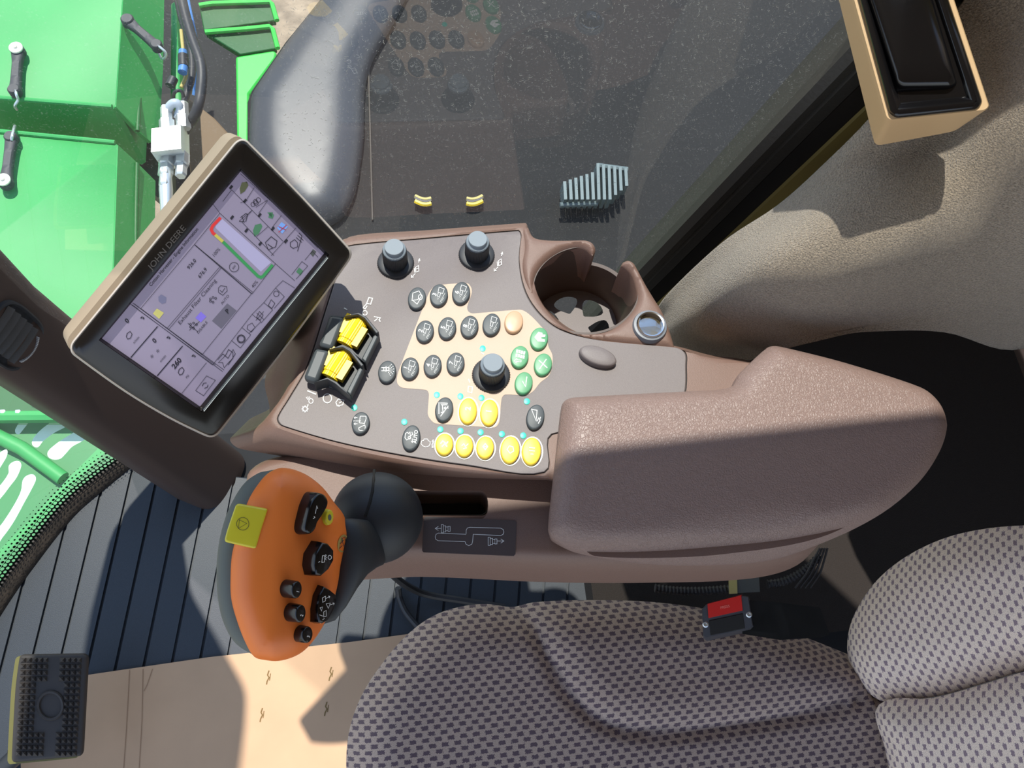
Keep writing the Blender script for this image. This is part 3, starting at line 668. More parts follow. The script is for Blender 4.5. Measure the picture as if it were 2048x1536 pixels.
# cup holder: rim with a notch, inner cup and a floor with petal holes
rimout = [(150,110),(195,100),(230,165),(300,185),(420,190),(580,188),(632,205),(655,240),(652,268)]
rimin1 = [(638,292),(600,255),(545,238),(470,248),(395,280),(310,342),(252,420),(232,500),(245,580),(290,670),(360,745),(440,795),(540,828),(640,832),(740,812),(830,760),(900,690),(940,620),(947,560),(932,480),(905,415),(868,378),(838,362)]
rimout2 = [(850,338),(885,328),(925,352),(1000,490),(1060,590),(1110,670),(1145,750),(1200,930),(1150,928),(1000,915),(800,895),(620,862),(500,820),(380,750),(280,660),(205,560),(160,460),(145,360),(160,240)]
allp = G_(rimout + rimin1 + rimout2); n1 = len(rimout); n2 = n1 + len(rimin1)
co = (1, n1-1, n1, n2-1, n2)
cup = pillow('cup_holder', Cs(spline(allp, 4, True, co), .003), frC, lambda u, v, d: .003 - .005*(1-min(d/.006, 1))**2, [.0008, .002, .0038, .006], .006, MT['body'], con,
    skirt=[(.0006, -.004), (.0008, -.022), (.0004, -.05)], angle=60)
cup['label'] = 'open brown cup holder with a notch towards the window'
cc = C(1000+590/3.4133, 420+532/3.4133, 0); axx = C(1000+(590+356)/3.4133, 420+532/3.4133, 0) - cc; ayy = C(1000+590/3.4133, 420+(532+299)/3.4133, 0) - cc
Rr = (np.linalg.norm(axx)+np.linalg.norm(ayy))/2
seg = 96; cw = MB(); rings = []
th = [2*math.pi*k/seg for k in range(seg)]
def notch(a):     # ay points down the picture: the notch sits at the upper right
    d_ = math.degrees(a) % 360; return -.0300 if 281 < d_ < 322 else -.0015
prof = []
inner = lambda s, h: [cc + NC*(h(a) if callable(h) else h) + s*(axx*math.cos(a) + ayy*math.sin(a)) for a in th]
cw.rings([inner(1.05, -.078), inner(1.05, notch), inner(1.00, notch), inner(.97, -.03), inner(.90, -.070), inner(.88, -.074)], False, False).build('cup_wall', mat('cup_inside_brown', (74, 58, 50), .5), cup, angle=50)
fl_o = [cc - NC*.074 + .90*(axx*math.cos(a) + ayy*math.sin(a)) for a in th]
hl = []
for k in range(6):
    am = math.radians(60*k + 12); ring = []
    for r0, a0 in ((.34, -.16), (.30, 0), (.34, .16), (.52, .40), (.68, .36), (.74, .0), (.68, -.36), (.52, -.40)):
        ring.append((r0*math.cos(am+a0), r0*math.sin(am+a0)))
    hl.append([cc - NC*.074 + axx*x + ayy*y for x, y in spline(ring, 3)])
pillow('cup_floor', fl_o, frame(cc - NC*.074, NC), lambda u, v, d: 0, [], .008, MT['panel'], cup, skirt=(), holes=hl, angle=30)
# power socket
sc_ = C(*G_([(1022, 795)])[0], .004); s_ = .70/FOC/3.4133
so = MB().lathe(sc_ - NC*.008, NC, [(122*s_, 0), (122*s_, .0085), (116*s_, .0105), (100*s_, .0108), (98*s_, .004)], 64).build('power_socket', MT['grey'], con, angle=35)
MB().lathe(sc_ - NC*.02, NC, [(100*s_, .02), (100*s_, .0240), (94*s_, .0252), (86*s_, .0250), (84*s_, .022), (84*s_, -.018), (80*s_, -.020), (4*s_, -.020)], 64).build('socket_ring', MT['chrome'], so, angle=35)
MB().lathe(sc_ - NC*.045, NC, [(83*s_, .045), (83*s_, .010), (40*s_, .008), (1*s_, .008)], 48).build('socket_inside', MT['brass'], so)
MB().box(sc_ - NC*.030 + np.array([-.002, 0, 0]), (.0012, .0006, 0), (-.003, .008, 0), NC*.004).build('socket_slit', MT['dark'], so)
# lever path decal
dc = E_([(1205,1136),(1810,1164),(1820,1176),(1812,1395),(1800,1406),(1185,1381),(1175,1370),(1190,1145)])
TR = -.035
dl = MB().prism(Cs(dc, TR+.0006), NC*.0006).build('lever_decal', mat('decal_brown', (74, 60, 56), .45), con, smooth=False); dl['label'] = 'dark rounded decal with a white lever path'
dm = MB()
def LD(*ls, w=1.0): lines(e_, *ls, w=w)(dm)
LD([(1475,1255),(1476,1230),(1484,1215),(1500,1210),(1710,1216),(1728,1225),(1733,1242),(1728,1258),(1712,1267),(1524,1258),(1520,1305),(1514,1325),(1494,1336),(1474,1325),(1468,1308),(1285,1302),(1268,1292),(1264,1275),(1270,1258),(1285,1250),(1475,1258)], w=.9)
for ox, oy, dr in ((1340, 1218, -1), (1660, 1304, 1)):
    X = lambda x: ox + x
    LD([(X(-34),oy-26),(X(-20),oy-26),(X(-20),oy+30),(X(-34),oy+30),(X(-34),oy-26)], [(X(-20),oy-18),(X(-4),oy-18),(X(-4),oy+24),(X(-20),oy+24)], [(X(-4),oy-10),(X(12),oy-10),(X(12),oy+16),(X(-4),oy+16)], [(X(12),oy-14),(X(26),oy-14),(X(26),oy+20),(X(12),oy+20),(X(12),oy-14)], w=.9)
    if dr < 0: LD([(X(-36),oy),(X(-74),oy)], [(X(-54),oy-14),(X(-76),oy),(X(-54),oy+14)], w=1.0)
    else: LD([(X(28),oy),(X(72),oy)], [(X(52),oy-14),(X(74),oy),(X(52),oy+14)], w=1.0)
dm.project(lambda x, y: C(x, y, TR+.0009)).build('decal_print', MT['white'], dl, smooth=False)
# ------------------------------------------------------------------ armrest pad
arm = con
ao = [(1128, 806), (1134, 790), (1155, 783), (1300, 775), (1440, 768), (1475, 760), (1490, 735), (1545, 683), (1570, 680), (1700, 712), (1855, 762), (1895, 795), (1912, 840), (1905, 890), (1870, 950), (1800, 1010), (1700, 1058), (1600, 1088), (1450, 1100), (1300, 1098), (1165, 1082), (1118, 1060), (1107, 1040), (1112, 960), (1120, 880)]
AH = .028
frA = frC
vline = (C(1500, 880, AH) - PC).dot(frC[2])
def ah(u, v, d):
    e = 1 - min(d/.022, 1); s = max(vline - v, 0)
    return AH - .013*e**3 - .32*s + (.32*.004 - .32*min(s, .004))*0 - (1.5*(max(s-.060, 0))**1.15)
pad = pillow('armrest_pad', Cs(spline(ao, 6), AH), frC, ah, [.0008, .002, .004, .007, .011, .016, .021], .010, MT['leather'], arm,
    skirt=[(.0004, lambda u, v: ah(u, v, 0)-.004), (-.001, lambda u, v: min(ah(u, v, 0)-.010, -.008)), (-.004, lambda u, v: -.030)], uvscale=1, angle=80)
pad['label'] = 'soft padded top in grained leather'
# underside tray of the armrest, showing as a smooth band below the pad
u_o = [(1125, 820), (1300, 800), (1500, 790), (1780, 800), (1850, 860), (1840, 930), (1760, 1010), (1640, 1075), (1450, 1108), (1300, 1116), (1190, 1112), (1160, 1092), (1122, 1066)]
ub = MB().rings([Cs(spline(u_o, 6), -.010), Cs(spline(u_o, 6), -.028), Cs([(x*.985+22, y*.985+14) for x, y in spline(u_o, 6)], -.048), Cs([(x*.94+85, y*.94+50) for x, y in spline(u_o, 6)], -.075)]).build('armrest_base', MT['body'], arm, angle=50)
# ------------------------------------------------------------------ touch display
MN = np.array([.41694596, -.62376824, .66111213]); MP0 = EYE + (np.array([-.19403118, .23461679, .76765794]) - EYE)*.972
def MS(px, py, h=0.0): return hitplane(px, py, MP0 + MN*h, MN)
def Ms(pts, h=0.0): return [MS(x, y, h) for x, y in pts]
mon = thing('touch_display', MS(400, 580, -.03), 'tan touch display with glossy black bezel standing over the front of the console', 'display')
bz = [(480, 284), (489, 284), (498, 292), (600, 395), (694, 498), (698, 508), (692, 522), (600, 650), (520, 755), (440, 856), (427, 868), (412, 867), (340, 832), (250, 778), (150, 706), (146, 694), (152, 682), (250, 563), (350, 440), (470, 292)]
def grow(pts, d, c=(420, 576)):
    o = []
    n = len(pts)
    for i, p in enumerate(pts):
        a, b = np.array(pts[i-1]), np.array(pts[(i+1) % n]); t = (b-a)/np.linalg.norm(b-a); nr = np.array([t[1], -t[0]])
        if nr.dot(np.array(p)-np.array(c)) < 0: nr = -nr
        o.append(tuple(np.array(p) + nr*d))
    return o
bzs = spline(bz, 4)
gr = lambda d, h: [p for p in Ms(grow(bzs, d), h)]
hs = MB().rings([gr(-6, -.0035), gr(-.5, .0004), gr(2.2, .0010), gr(4.5, -.0002), gr(5.5, -.003), gr(5.5, -.012)]).build('front_rim', MT['silver'], mon, angle=50)
def back(d, h, k=1.0):
    g = gr(d, 0); c = sum(g)/len(g); return [c + (p-c)*k + MN*h for p in g]
MB().rings([back(5.2, -.0118), back(5.8, -.013), back(5.5, -.030), back(2, -.034), back(-8, -.036), back(-8, -.037, .85), back(-8, -.046, .4)]).build('housing', MT['tan'], mon, angle=50)
scr = [(481, 343), (648, 507), (400, 813), (204, 677)]
sc2 = [(479, 336), (656, 508), (402, 822), (196, 678)]
bq = pillow('bezel', Ms(bzs, 0), frame(MP0, MN), lambda u, v, d: .0012 + .0012*min(d/.002, 1), [.0007, .002], .02, MT['bezel'], mon, skirt=[(0, -.002)], holes=[Ms(sc2)], cap=False, angle=40)
bw = MB(); 
q0 = Ms(sc2, .0024); q1 = Ms(scr, -.0012)
for i in range(4): j = (i+1) % 4; bw.add([q0[i], q0[j], q1[j], q1[i]], [[0, 1, 2, 3]])
bw.build('screen_recess', MT['bezel'], mon, smooth=False)
# serrated strip along the lower edge of the screen
sp = MB()
for i in range(90):
    t0 = i/90; a = np.array((652, 511))*(1-t0) + np.array((404, 818))*t0; t1 = (i+1)/90; b = np.array((652, 511))*(1-t1) + np.array((404, 818))*t1
    o = np.array((4.5, 5.5))*.95; sp.add([MS(*(a-o*.3), .0003), MS(*(b-o*.3), .0003), MS(*(b+o), .0028), MS(*(a+o), .0028)], [[0, 1, 2, 3]])
sp.build('screen_strip', mat('strip_grey', (150, 158, 160), .5), mon, smooth=False)
screen = MB().poly(Ms(scr, -.0010)).build('screen', None, mon, smooth=False)
ms = mat('lcd_lilac', (164, 152, 190), .35, emit=.26); ms.node_tree.nodes['Principled BSDF'].inputs['Base Color'].default_value = lin((120, 114, 130)); screen.data.materials.append(ms)
m_ = lambda X, Y: (100 + X/3.4133, 280 + Y/3.4133); l_ = lambda X, Y: (0 + X/3.4133, 450 + Y/3.4133)
def sm(name, col, em=.10): 
    q = mat(name, col, .5, emit=em); return q
inkm = mat('lcd_ink', (38, 36, 48), .5)
SH = -.0007
g = MB()
def SL(conv, *ls, w=1.0):
    lines(conv, *ls, w=w)(g)
SL(m_, [(1110,435),(1160,500),(1540,845),(1380,1050),(990,715)], [(1160,500),(985,715)], [(1540,845),(1670,960)], [(985,715),(1160,865),(1375,1050),(1040,1465)], [(1160,865),(800,1285)], [(1172,870),(812,1292)], [(985,715),(620,1150),(1040,1465)], [(996,722),(1385,1040)], [(560,1125),(1110,1536)], [(572,1116),(1130,1536)],
   [(1240,340),(1380,480),(1590,690)], [(1380,480),(1290,555)], [(1300,430),(1350,410)], [(1405,460),(1485,410)], [(1300,230),(1600,500),(1830,740)], [(1340,410),(1395,325)], [(1425,500),(1485,415)], [(1515,600),(1580,515)], [(1600,690),(1680,600)], [(1240,340),(1180,420)], [(1380,480),(1310,560)], [(1490,590),(1410,660)], [(1600,690),(1510,790)], [(1310,560),(1530,790)],
   [(1650,920),(1720,830),(1760,860),(1680,950)], [(1740,820),(1790,760),(1830,800)], [(1540,1010),(1590,960),(1670,1010)], [(1460,1110),(1540,1010),(1600,1070),(1530,1150)], [(1380,1190),(1460,1110),(1520,1160),(1440,1250)], [(1310,1280),(1380,1190),(1440,1240),(1360,1320)], [(1240,1370),(1310,1280),(1370,1330),(1300,1420)], [(1110,1536),(1240,1370),(1300,1420)], w=.9)
SL(l_, [(890,540),(1520,1000)], [(905,532),(1530,990)], [(1080,690),(895,905)], [(1250,825),(1075,1030)], [(1410,940),(1240,1150)], [(1335,1130),(1410,1030),(1470,1060),(1390,1165),(1335,1130)], w=.9)
SL(l_, [(1075,693),(892,905)], [(1245,828),(1072,1030)], w=1.8)
def ST(conv, t, X, Y, size, bold=.01, d=(.66, -.75), sq=1.0):
    # reading direction follows the screen's long edge, up follows the short edge
    put_text(g, t, *conv(X, Y), (277, -334), size, bold, sq, up=(-167, -164))
ST(m_, 'Cotton Harvester - Engine Information', 845, 800, 9.6, .012, sq=.98)
ST(m_, '926.0', 968, 848, 10.5, .015); ST(m_, '676.9', 1042, 908, 10.5, .015)
ST(m_, '100%', 1135, 768, 9.5, .0); ST(m_, '40%', 1398, 985, 9.5, .0); ST(m_, 'Exhaust Filter Cleaning', 1005, 1105, 11, .0, sq=1.12)
ST(m_, 'AUTO', 1195, 1090, 7.5, .0, sq=1.1); ST(m_, 'DISABLE', 1040, 1280, 7.5, .0, sq=1.1); ST(m_, 'P', 1212, 1170, 13, .02)
ST(m_, 'kW', 1257, 868, 6, .01)
ST(l_, '0', 868, 655, 13, .035); ST(l_, '0', 1055, 790, 13, .035); ST(l_, '260', 1207, 945, 14, .035, sq=1.1)
ST(l_, 'n/min', 930, 785, 7.5, 0); ST(l_, 'n/min', 1112, 912, 7.5, 0); ST(l_, 'PSI', 1280, 1035, 6.5, 0)
ST(l_, '*', 1085, 868, 16, .0); ST(l_, '*', 1045, 905, 16, .0)
# small icon outlines
def blob(conv, X, Y, r, n=14, w=1.1, sq=1.0): g.ribbon(arc(*conv(X, Y), r, r*sq, 0, 350, n, -50), w, True)
blob(m_, 1257, 868, 9.5); blob(m_, 1305, 1358, 6); blob(m_, 1305, 1358, 8, w=1.6); blob(m_, 1545, 1050, 5.5)
for X, Y in ((1510,1120),(1430,1200)): SL(m_, [(X-20,Y+10),(X,Y-30),(X+25,Y-5),(X+5,Y+30),(X-20,Y+10)], w=1.1)
SL(m_, [(1410,1180),(1460,1225)], [(1460,1170),(1405,1232)], w=1.0)
SL(m_, [(1345,1290),(1350,1265),(1380,1250),(1400,1280),(1375,1310),(1345,1290)], w=1.0)
SL(m_, [(1145,1500),(1180,1460),(1215,1490),(1250,1430),(1265,1460),(1240,1500),(1215,1536)], w=1.2)
SL(l_, [(1490,940),(1540,890),(1560,850),(1590,870),(1590,910),(1560,940),(1530,975),(1520,940),(1490,940)], w=1.2)
SL(m_, [(1470,700),(1510,660),(1550,690),(1540,730),(1490,750),(1470,700)], [(1485,710),(1520,735)], w=1.4)
SL(m_, [(1300,530),(1340,500)], [(1290,555),(1330,560)], [(1310,520),(1325,560)], [(1335,500),(1350,510),(1335,560)], w=1.4)
SL(m_, [(1640,700),(1670,680),(1690,700),(1690,730),(1660,740),(1640,725),(1640,700)], [(1680,665),(1720,700)], [(1690,650),(1730,685)], [(1700,635),(1720,655),(1690,760)], w=1.3)
for X, Y in ((1408, 420), (1392, 440)): blob(m_, X+14, Y-10, 4.6); blob(m_, X-6, Y, 4.2)
for X, Y in ((1235, 322), (1330, 415), (1430, 512), (1520, 605), (1610, 690), (1242, 528), (1340, 617), (1435, 707)): g.poly([m_(X-14, Y+6), m_(X+4, Y-16), m_(X+16, Y-4), m_(X-2, Y+18)])
for X, Y in ((975, 1065), (960, 1258)):      # filter symbols
    for k in range(5): blob(m_, X+140+(k % 3)*18-20, Y+30+(k//2)*16-10-(k % 3)*10, 2.0, 8, 1.1) if X == 975 else blob(m_, X+(k % 3)*20, Y+(k//2)*18-(k % 3)*8, 2.0, 8, 1.1)
SL(m_, [(1150,1010),(1165,995),(1205,1000),(1210,1030),(1180,1060),(1150,1040),(1150,1010)], [(1160,1025),(1175,1040),(1195,1010)], w=1.1)
SL(m_, [(940,1250),(1010,1310)], [(1020,1240),(950,1300)], w=1.0)
for X, Y in ((630,1215), (808,1350), (980,1475)):
    g.poly([m_(X-16, Y+2), m_(X, Y-14), m_(X+2, Y+4)]); g.poly([m_(X+16, Y+2), m_(X+4, Y-10), m_(X+6, Y+12)])
for conv, X, Y in ((l_, 880, 755), (l_, 1235, 1000)):
    SL(conv, [(X-18,Y+8),(X-12,Y-14),(X+8,Y-28),(X+22,Y-10),(X+10,Y+18),(X-8,Y+24),(X-18,Y+8)], w=1.4)
SL(l_, [(1380,1100),(1390,1080),(1410,1078)], [(1420,1090),(1415,1108),(1395,1115)], w=1.3)
g.project(lambda x, y: MS(x, y, SH)).build('screen_print', inkm, screen, smooth=False, kind='stuff')['label'] = 'dark figures, words and grid lines on the screen'
def spoly(name, conv, pts, m, h=-.0008): return MB().poly(Ms([conv(*p) for p in pts], h)).build(name, m, screen, smooth=False)
gb = lambda pts, nm, m: (lambda q: q.ribbon([m_(*p) for p in pts], 6.2).project(lambda x, y: MS(x, y, -.0007)).build(nm, m, screen, smooth=False))(MB())
gb([(1165,530),(1112,585),(1100,610),(1112,635),(1128,648)], 'gauge_band', sm('lcd_red', (205, 50, 50), .15))['label'] = 'red end of the power gauge'
gb([(1126,646),(1182,696)], 'gauge_band', sm('lcd_yellow', (190, 180, 80), .12))['label'] = 'yellow part of the power gauge'
gb([(1180,694),(1420,930),(1440,938),(1455,930),(1520,852)], 'gauge_band', sm('lcd_green', (50, 140, 80), .12))['label'] = 'green part of the power gauge'
spoly('gauge_field', m_, [(1172,536),(1130,585),(1130,600),(1440,900),(1510,835)], sm('lcd_pale', (160, 156, 190), .2), -.0009)
gi = sm('lcd_green2', (70, 120, 90), .1)
spoly('home_icon', m_, [(1680,900),(1700,870),(1730,895),(1710,925)], gi); spoly('menu_icon', m_, [(1775,775),(1795,745),(1818,762),(1796,798)], mat('lcd_grey', (80, 84, 84), .5))
spoly('arrow_icon', m_, [(1490,530),(1500,495),(1530,510),(1520,538)], gi); spoly('arrow_icon', m_, [(1484,495),(1522,494),(1512,530)], gi)
spoly('machine_icon', m_, [(1385,620),(1400,580),(1440,570),(1450,590),(1425,640),(1395,660)], gi); spoly('machine_icon', m_, [(1295,330),(1310,290),(1345,285),(1355,310),(1330,350),(1300,370)], sm('lcd_olive', (80, 84, 60), .05))
spoly('blue_icon', m_, [(1550,600),(1580,560),(1625,590),(1585,640)], sm('lcd_blue', (110, 150, 215), .25)); 
lines(m_, [(1560,590),(1612,615)], [(1615,580),(1560,630)], w=1.6)(rx_ := MB()); rx_.project(lambda x, y: MS(x, y, -.0006)).build('cross_mark', sm('lcd_red2', (170, 60, 80), .1), screen, smooth=False)
spoly('hourglass_icon', m_, [(702,1185),(730,1150),(778,1180),(745,1222)], sm('lcd_yellow2', (190, 185, 110), .12)); spoly('engine_icon', m_, [(740,1070),(760,1055),(795,1075),(790,1110),(765,1118),(742,1100)], sm('lcd_steel', (110, 110, 140), .1))
spoly('square_icon', m_, [(992,1215),(1030,1172),(1068,1205),(1030,1245)], sm('lcd_violet', (120, 105, 205), .2)); spoly('park_field', m_, [(1105,1235),(1210,1115),(1275,1165),(1170,1290)], mat('lcd_dim', (104, 100, 118), .5), -.00095)
# lettering moulded on the bezel
bt = MB(); put_text(bt, 'JOHN DEERE', *m_(800, 735), (277, -334), 17, .01, 1.12, up=(-167, -164)); bt.project(lambda x, y: MS(x, y, .0027)).build('bezel_lettering', mat('letter_grey', (66, 60, 54), .25), mon, smooth=False)
# mounting arm between the display and the console
cb = MS(430, 575, -.05); MB().tube([cb, cb - MN*.03, C(600, 640, -.012)], [.022, .022, .020], 16).build('mount_arm', MT['black'], mon)
# ------------------------------------------------------------------ control lever
lev = thing('control_lever', C(760, 1030, -.035), 'orange and black joystick lever with thumb buttons beside the console', 'joystick')
JC = D(570, 1120, .565); JN = -ray(640, 1090); JN /= np.linalg.norm(JN); JX = ray(1100, 1090) - ray(500, 1090); frJ = frame(JC, JN, JX)
JP = lambda px, py, h=0.0: hitplane(px, py, JC + JN*h, JN)
jo = [(530,128),(590,124),(650,134),(740,172),(840,250),(920,352),(985,435),(1012,520),(1022,590),(995,670),(965,790),(945,920),(905,1070),(840,1215),(765,1325),(680,1400),(560,1438),(450,1432),(372,1408),(312,1310),(255,1160),(217,1010),(213,860),(222,720),(250,600),(285,480),(335,340),(395,240),(460,165)]
jol = [JP(*p) for p in spline(J_(jo), 5)]
pxm = .565/FOC
def jh(u, v, d):
    e = math.sqrt(max(1 - (1-min(d/.019, 1))**2, 0))*.019
    s = max(u - (-.004), 0); return e - .52*s + .004*math.cos(v*20)
shl = pillow('handle_shell', jol, frJ, jh, [.0003, .0008, .0016, .003, .005, .0075, .011, .015], .0045, MT['orange'], lev, skirt=[(0, lambda u, v: jh(u, v, 0)-.004), (-.0006, lambda u, v: jh(u, v, 0)-.008)], angle=180)
shl['label'] = 'smooth orange front shell'
jg = [(530,126),(455,138),(395,152),(300,220),(220,340),(160,480),(120,650),(105,850),(120,1050),(160,1200),(240,1330),(375,1414),(450,1437),(520,1440),(620,1424),(740,1350),(850,1210),(920,1050),(950,900),(970,760),(1000,600),(960,450),(860,290),(740,180),(630,128)]
gf = lambda u, v, d: -.006 + math.sqrt(max(1 - (1-min(d/.014, 1))**2, 0))*.012 - .5*max(u+.004, 0)
MB0 = pillow('grip_back', [JP(*p) for p in spline(J_(jg), 5)], frJ, gf, [.0004, .001, .002, .004, .007, .011], .006, MT['grip'], lev, skirt=[(-.0005, lambda u, v: gf(u, v, 0)-.006), (-.004, lambda u, v: gf(u, v, 0)-.014), (-.010, lambda u, v: gf(u, v, 0)-.020), (-.018, lambda u, v: gf(u, v, 0) - .024)], angle=180)
MB0['label'] = 'grey rubber back of the grip'
jb = bvh_of(shl)
JF = np.array(cast(jb, *J_([(820, 760)])[0])[1])
JT = .55*JF + .45*(-ray(700, 1100)/np.linalg.norm(ray(700, 1100))); JT = JF
def jbtn(name, pts, hgt, m, lab, shrink=.86, rnd=.0012, nrm=None, sink=.004, conv=J_):
    """button with top outline pts as seen; walls run down along the face normal into the shell"""
    P = conv(pts); c2 = np.mean(P, 0); q, n = cast(jb, *c2); n = JT if nrm is None else nrm; top0 = q + n*hgt
    top = [hitplane(x, y, top0, n) for x, y in P]; c = sum(top)/len(top)
    R0 = lambda k, h: [c + (p-c)*k + n*h for p in top]
    return MB().rings([R0(1.08, -hgt-sink), R0(1.04, -hgt*.5), R0(1.0, -.0012), R0(.96, -.0004), R0(.88, 0)]).build(name, m, lev, angle=45), top0, n
def jprint(par, top0, n, f, m=None):
    mb = MB(); f(mb); mb.project(lambda x, y: hitplane(x, y, top0 + n*.0002, n)); mb.build('symbol', m or MT['white'], par, smooth=False)
j1 = lambda X, Y: (400 + X/3.414, 900 + Y/3.414)
o, t, n = jbtn('rocker_button', spline([(806,300),(850,304),(875,340),(872,380),(840,440),(800,500),(785,545),(755,572),(728,560),(722,520),(740,440),(765,360)], 4), .0085, MT['gloss'], ''); o['label'] = 'long curved black rocker button'
jprint(o, t, n, lines(j1, [(788,435),(797,380),(804,400)], [(772,470),(785,460),(778,452)], w=1.1))
oc = [(845,640),(880,640),(915,680),(917,755),(895,800),(850,830),(805,870),(790,820),(790,740),(810,680)]
o, t, n = jbtn('octagonal_button', [(840,632),(878,640),(915,685),(915,752),(880,815),(830,860),(795,852),(785,790),(795,715)], .010, MT['gloss'], ''); o['label'] = 'black octagonal button with a header symbol and ring'
jprint(o, t, n, lambda mb: (mb.ribbon(arc(*j1(886, 733), 3.4, 4.0, 0, 345, 16), 1.1, True), lines(j1, [(836,722),(850,720),(850,765),(832,768),(836,722)], [(855,715),(862,718),(856,726),(862,734),(856,742),(862,752)], [(808,768),(820,760)], w=1)(mb)))
o, t, n = jbtn('octagonal_button', [(848,932),(890,955),(932,990),(935,1040),(915,1100),(875,1165),(840,1185),(812,1175),(806,1090),(818,1000)], .010, MT['gloss'], ''); o['label'] = 'black octagonal button with arrows and triangles'
jprint(o, t, n, lines(j1, [(836,1010),(858,998),(856,1030),(838,1040),(836,1010)], [(858,1015),(886,1000)], [(876,996),(887,1000),(882,1012)], [(862,1050),(890,1045),(876,1082),(862,1050)], [(888,1058),(915,1048)], [(906,1042),(917,1047),(912,1058)], [(820,1078),(836,1072),(830,1100),(820,1078)], [(815,1125),(840,1135)], [(845,1105),(862,1095),(862,1135),(845,1140),(845,1105)], [(836,1160),(850,1150)], w=1.0))
for (X, Y, rx, ry, l_n) in ((664, 955, 34, 60, '1'), (690, 1118, 34, 62, '2'), (736, 1262, 36, 58, '3')):
    pts = [((x-400)*3.414, (y-900)*3.414) for x, y in arc(*j1(X, Y), rx/3.414, ry/3.414, 0, 348, 26, 8)]
    o, t, n = jbtn('round_button', pts, .0095, MT['gloss'], ''); o['label'] = 'small black round button printed %s' % l_n
    jprint(o, t, n, lambda mb: put_text(mb, l_n, *j1(X+6, Y+12), (.3, -1), 8, .02))
yel = [((x-400)*3.414, (y-900)*3.414) for x, y in arc(*j1(886, 460), 28/3.414, 55/3.414, 0, 330, 10, 5)]
o, t, n = jbtn('yellow_button', yel, .004, MT['lime'], ''); o['label'] = 'small yellow eight-sided button with a dark centre'
MB().prism([hitplane(*p, t + n*.0003, n) for p in arc(*j1(887, 461), 3.2, 6.2, 0, 340, 16)], n*.0004).build('button_centre', MT['grip'], o)
# large yellow push button lying over the top edge
yq = J_(spline([(268,366),(450,398),(460,410),(420,540),(386,668),(372,676),(176,630),(166,612),(185,540),(238,385),(250,370)], 3))
yc, yn = cast(jb, 492, 1050); yn = -ray(480, 1050)/np.linalg.norm(ray(480, 1050)); yn = yn*.99 + frJ[1]*-.10; yn /= np.linalg.norm(yn)
y0 = JP(488, 1050, .0235); top = [hitplane(*p, y0, yn) for p in yq]; c = sum(top)/len(top); RR = lambda k, h: [c + (p-c)*k + yn*h for p in top]
yo = MB().rings([RR(1.0, -.014), RR(1.0, -.003), RR(.985, -.0012), RR(.95, -.0003), RR(.88, 0)]).build('stop_button', MT['lime'], lev, angle=60); yo['label'] = 'large yellow push button with a circled triangle'
mb = MB(); mb.ribbon(arc(*j1(292, 504), 12.4, 12.6, 0, 352, 32), .9, True); lines(j1, [(268,476),(320,502),(264,534),(268,476)], w=.9)(mb)
mb.project(lambda x, y: hitplane(x, y, y0 + yn*.0003, yn)).build('symbol', inkm, yo, smooth=False)
# oval decal
mb = MB().poly([tuple(p) for p in arc(*j1(972, 638), 10, 18, 0, 350, 24, 12)]); mb.v = [cast(jb, x, y, .0004)[0] for x, y in mb.v]
od = mb.build('oval_decal', mat('decal_buff', (170, 146, 80), .5), lev, smooth=False)
mb = MB(); lines(j1, [(962,605),(985,592),(990,640),(975,655),(962,605)], [(950,640),(975,612)], [(945,672),(965,650),(992,672)], w=1.2)(mb); mb.v = [cast(jb, x, y, .0008)[0] for x, y in mb.v]; mb.build('symbol', inkm, od, smooth=False)
# rubber boot and neck
bc = D(1210/3.414+400, 900+462/3.414, .655); br = 91*.655/FOC
MB().lathe(bc, np.array([0, 0, 1.0]), [(br*math.cos(math.radians(a)), br*math.sin(math.radians(a))) for a in range(-28, 92, 10)], 48).build('boot', MT['boot'], lev)
ringlev = []
for X, Y, dep, ra, rb, ang in ((1225, 630, .650, 40, 30, 105), (1205, 632, .632, 46, 34, 105), (1165, 640, .615, 49, 33, 103), (1110, 660, .603, 56, 31, 99), (1050, 705, .597, 70, 28, 95), (985, 770, .594, 88, 24, 92), (920, 830, .596, 98, 20, 90), (860, 860, .602, 96, 16, 88)):
    c = D(*j1(X, Y), dep); q = dep/FOC
    major = ROT @ np.array([math.cos(math.radians(180-ang)), math.sin(math.radians(180-ang)), 0.]); nxt = ROT @ np.array([-.75, .45, -.5])
    nxt = ROT @ np.array([-.9, .1, -.45]); minor = np.cross(major, nxt); minor /= np.linalg.norm(minor)
    ringlev.append([c + major*ra*q*math.cos(2*math.pi*k/36) + minor*rb*q*math.sin(2*math.pi*k/36) for k in range(36)])
MB().rings(ringlev).build('neck', MT['boot'], lev, angle=80)
bb = BVHTree.FromPolygons([Vector(v) for r in [0] for v in [] ] or [Vector((0,0,0)), Vector((1,0,0)), Vector((0,1,0))], [(0,1,2)])
sm_ = []
for X, Y in ((1190,138),(1186,200),(1178,280),(1162,350),(1146,400),(1128,450)):
    r = ray(*j1(X, Y)); r /= np.linalg.norm(r); oc_ = EYE - bc; b2 = oc_.dot(r); cc2 = oc_.dot(oc_) - (br*1.003)**2; disc_ = max(b2*b2 - cc2, 0); sm_.append(EYE + r*(-b2 - math.sqrt(disc_)))
MB().tube(sm_, .0012, 6).build('boot_seam', MT['dark'], lev)
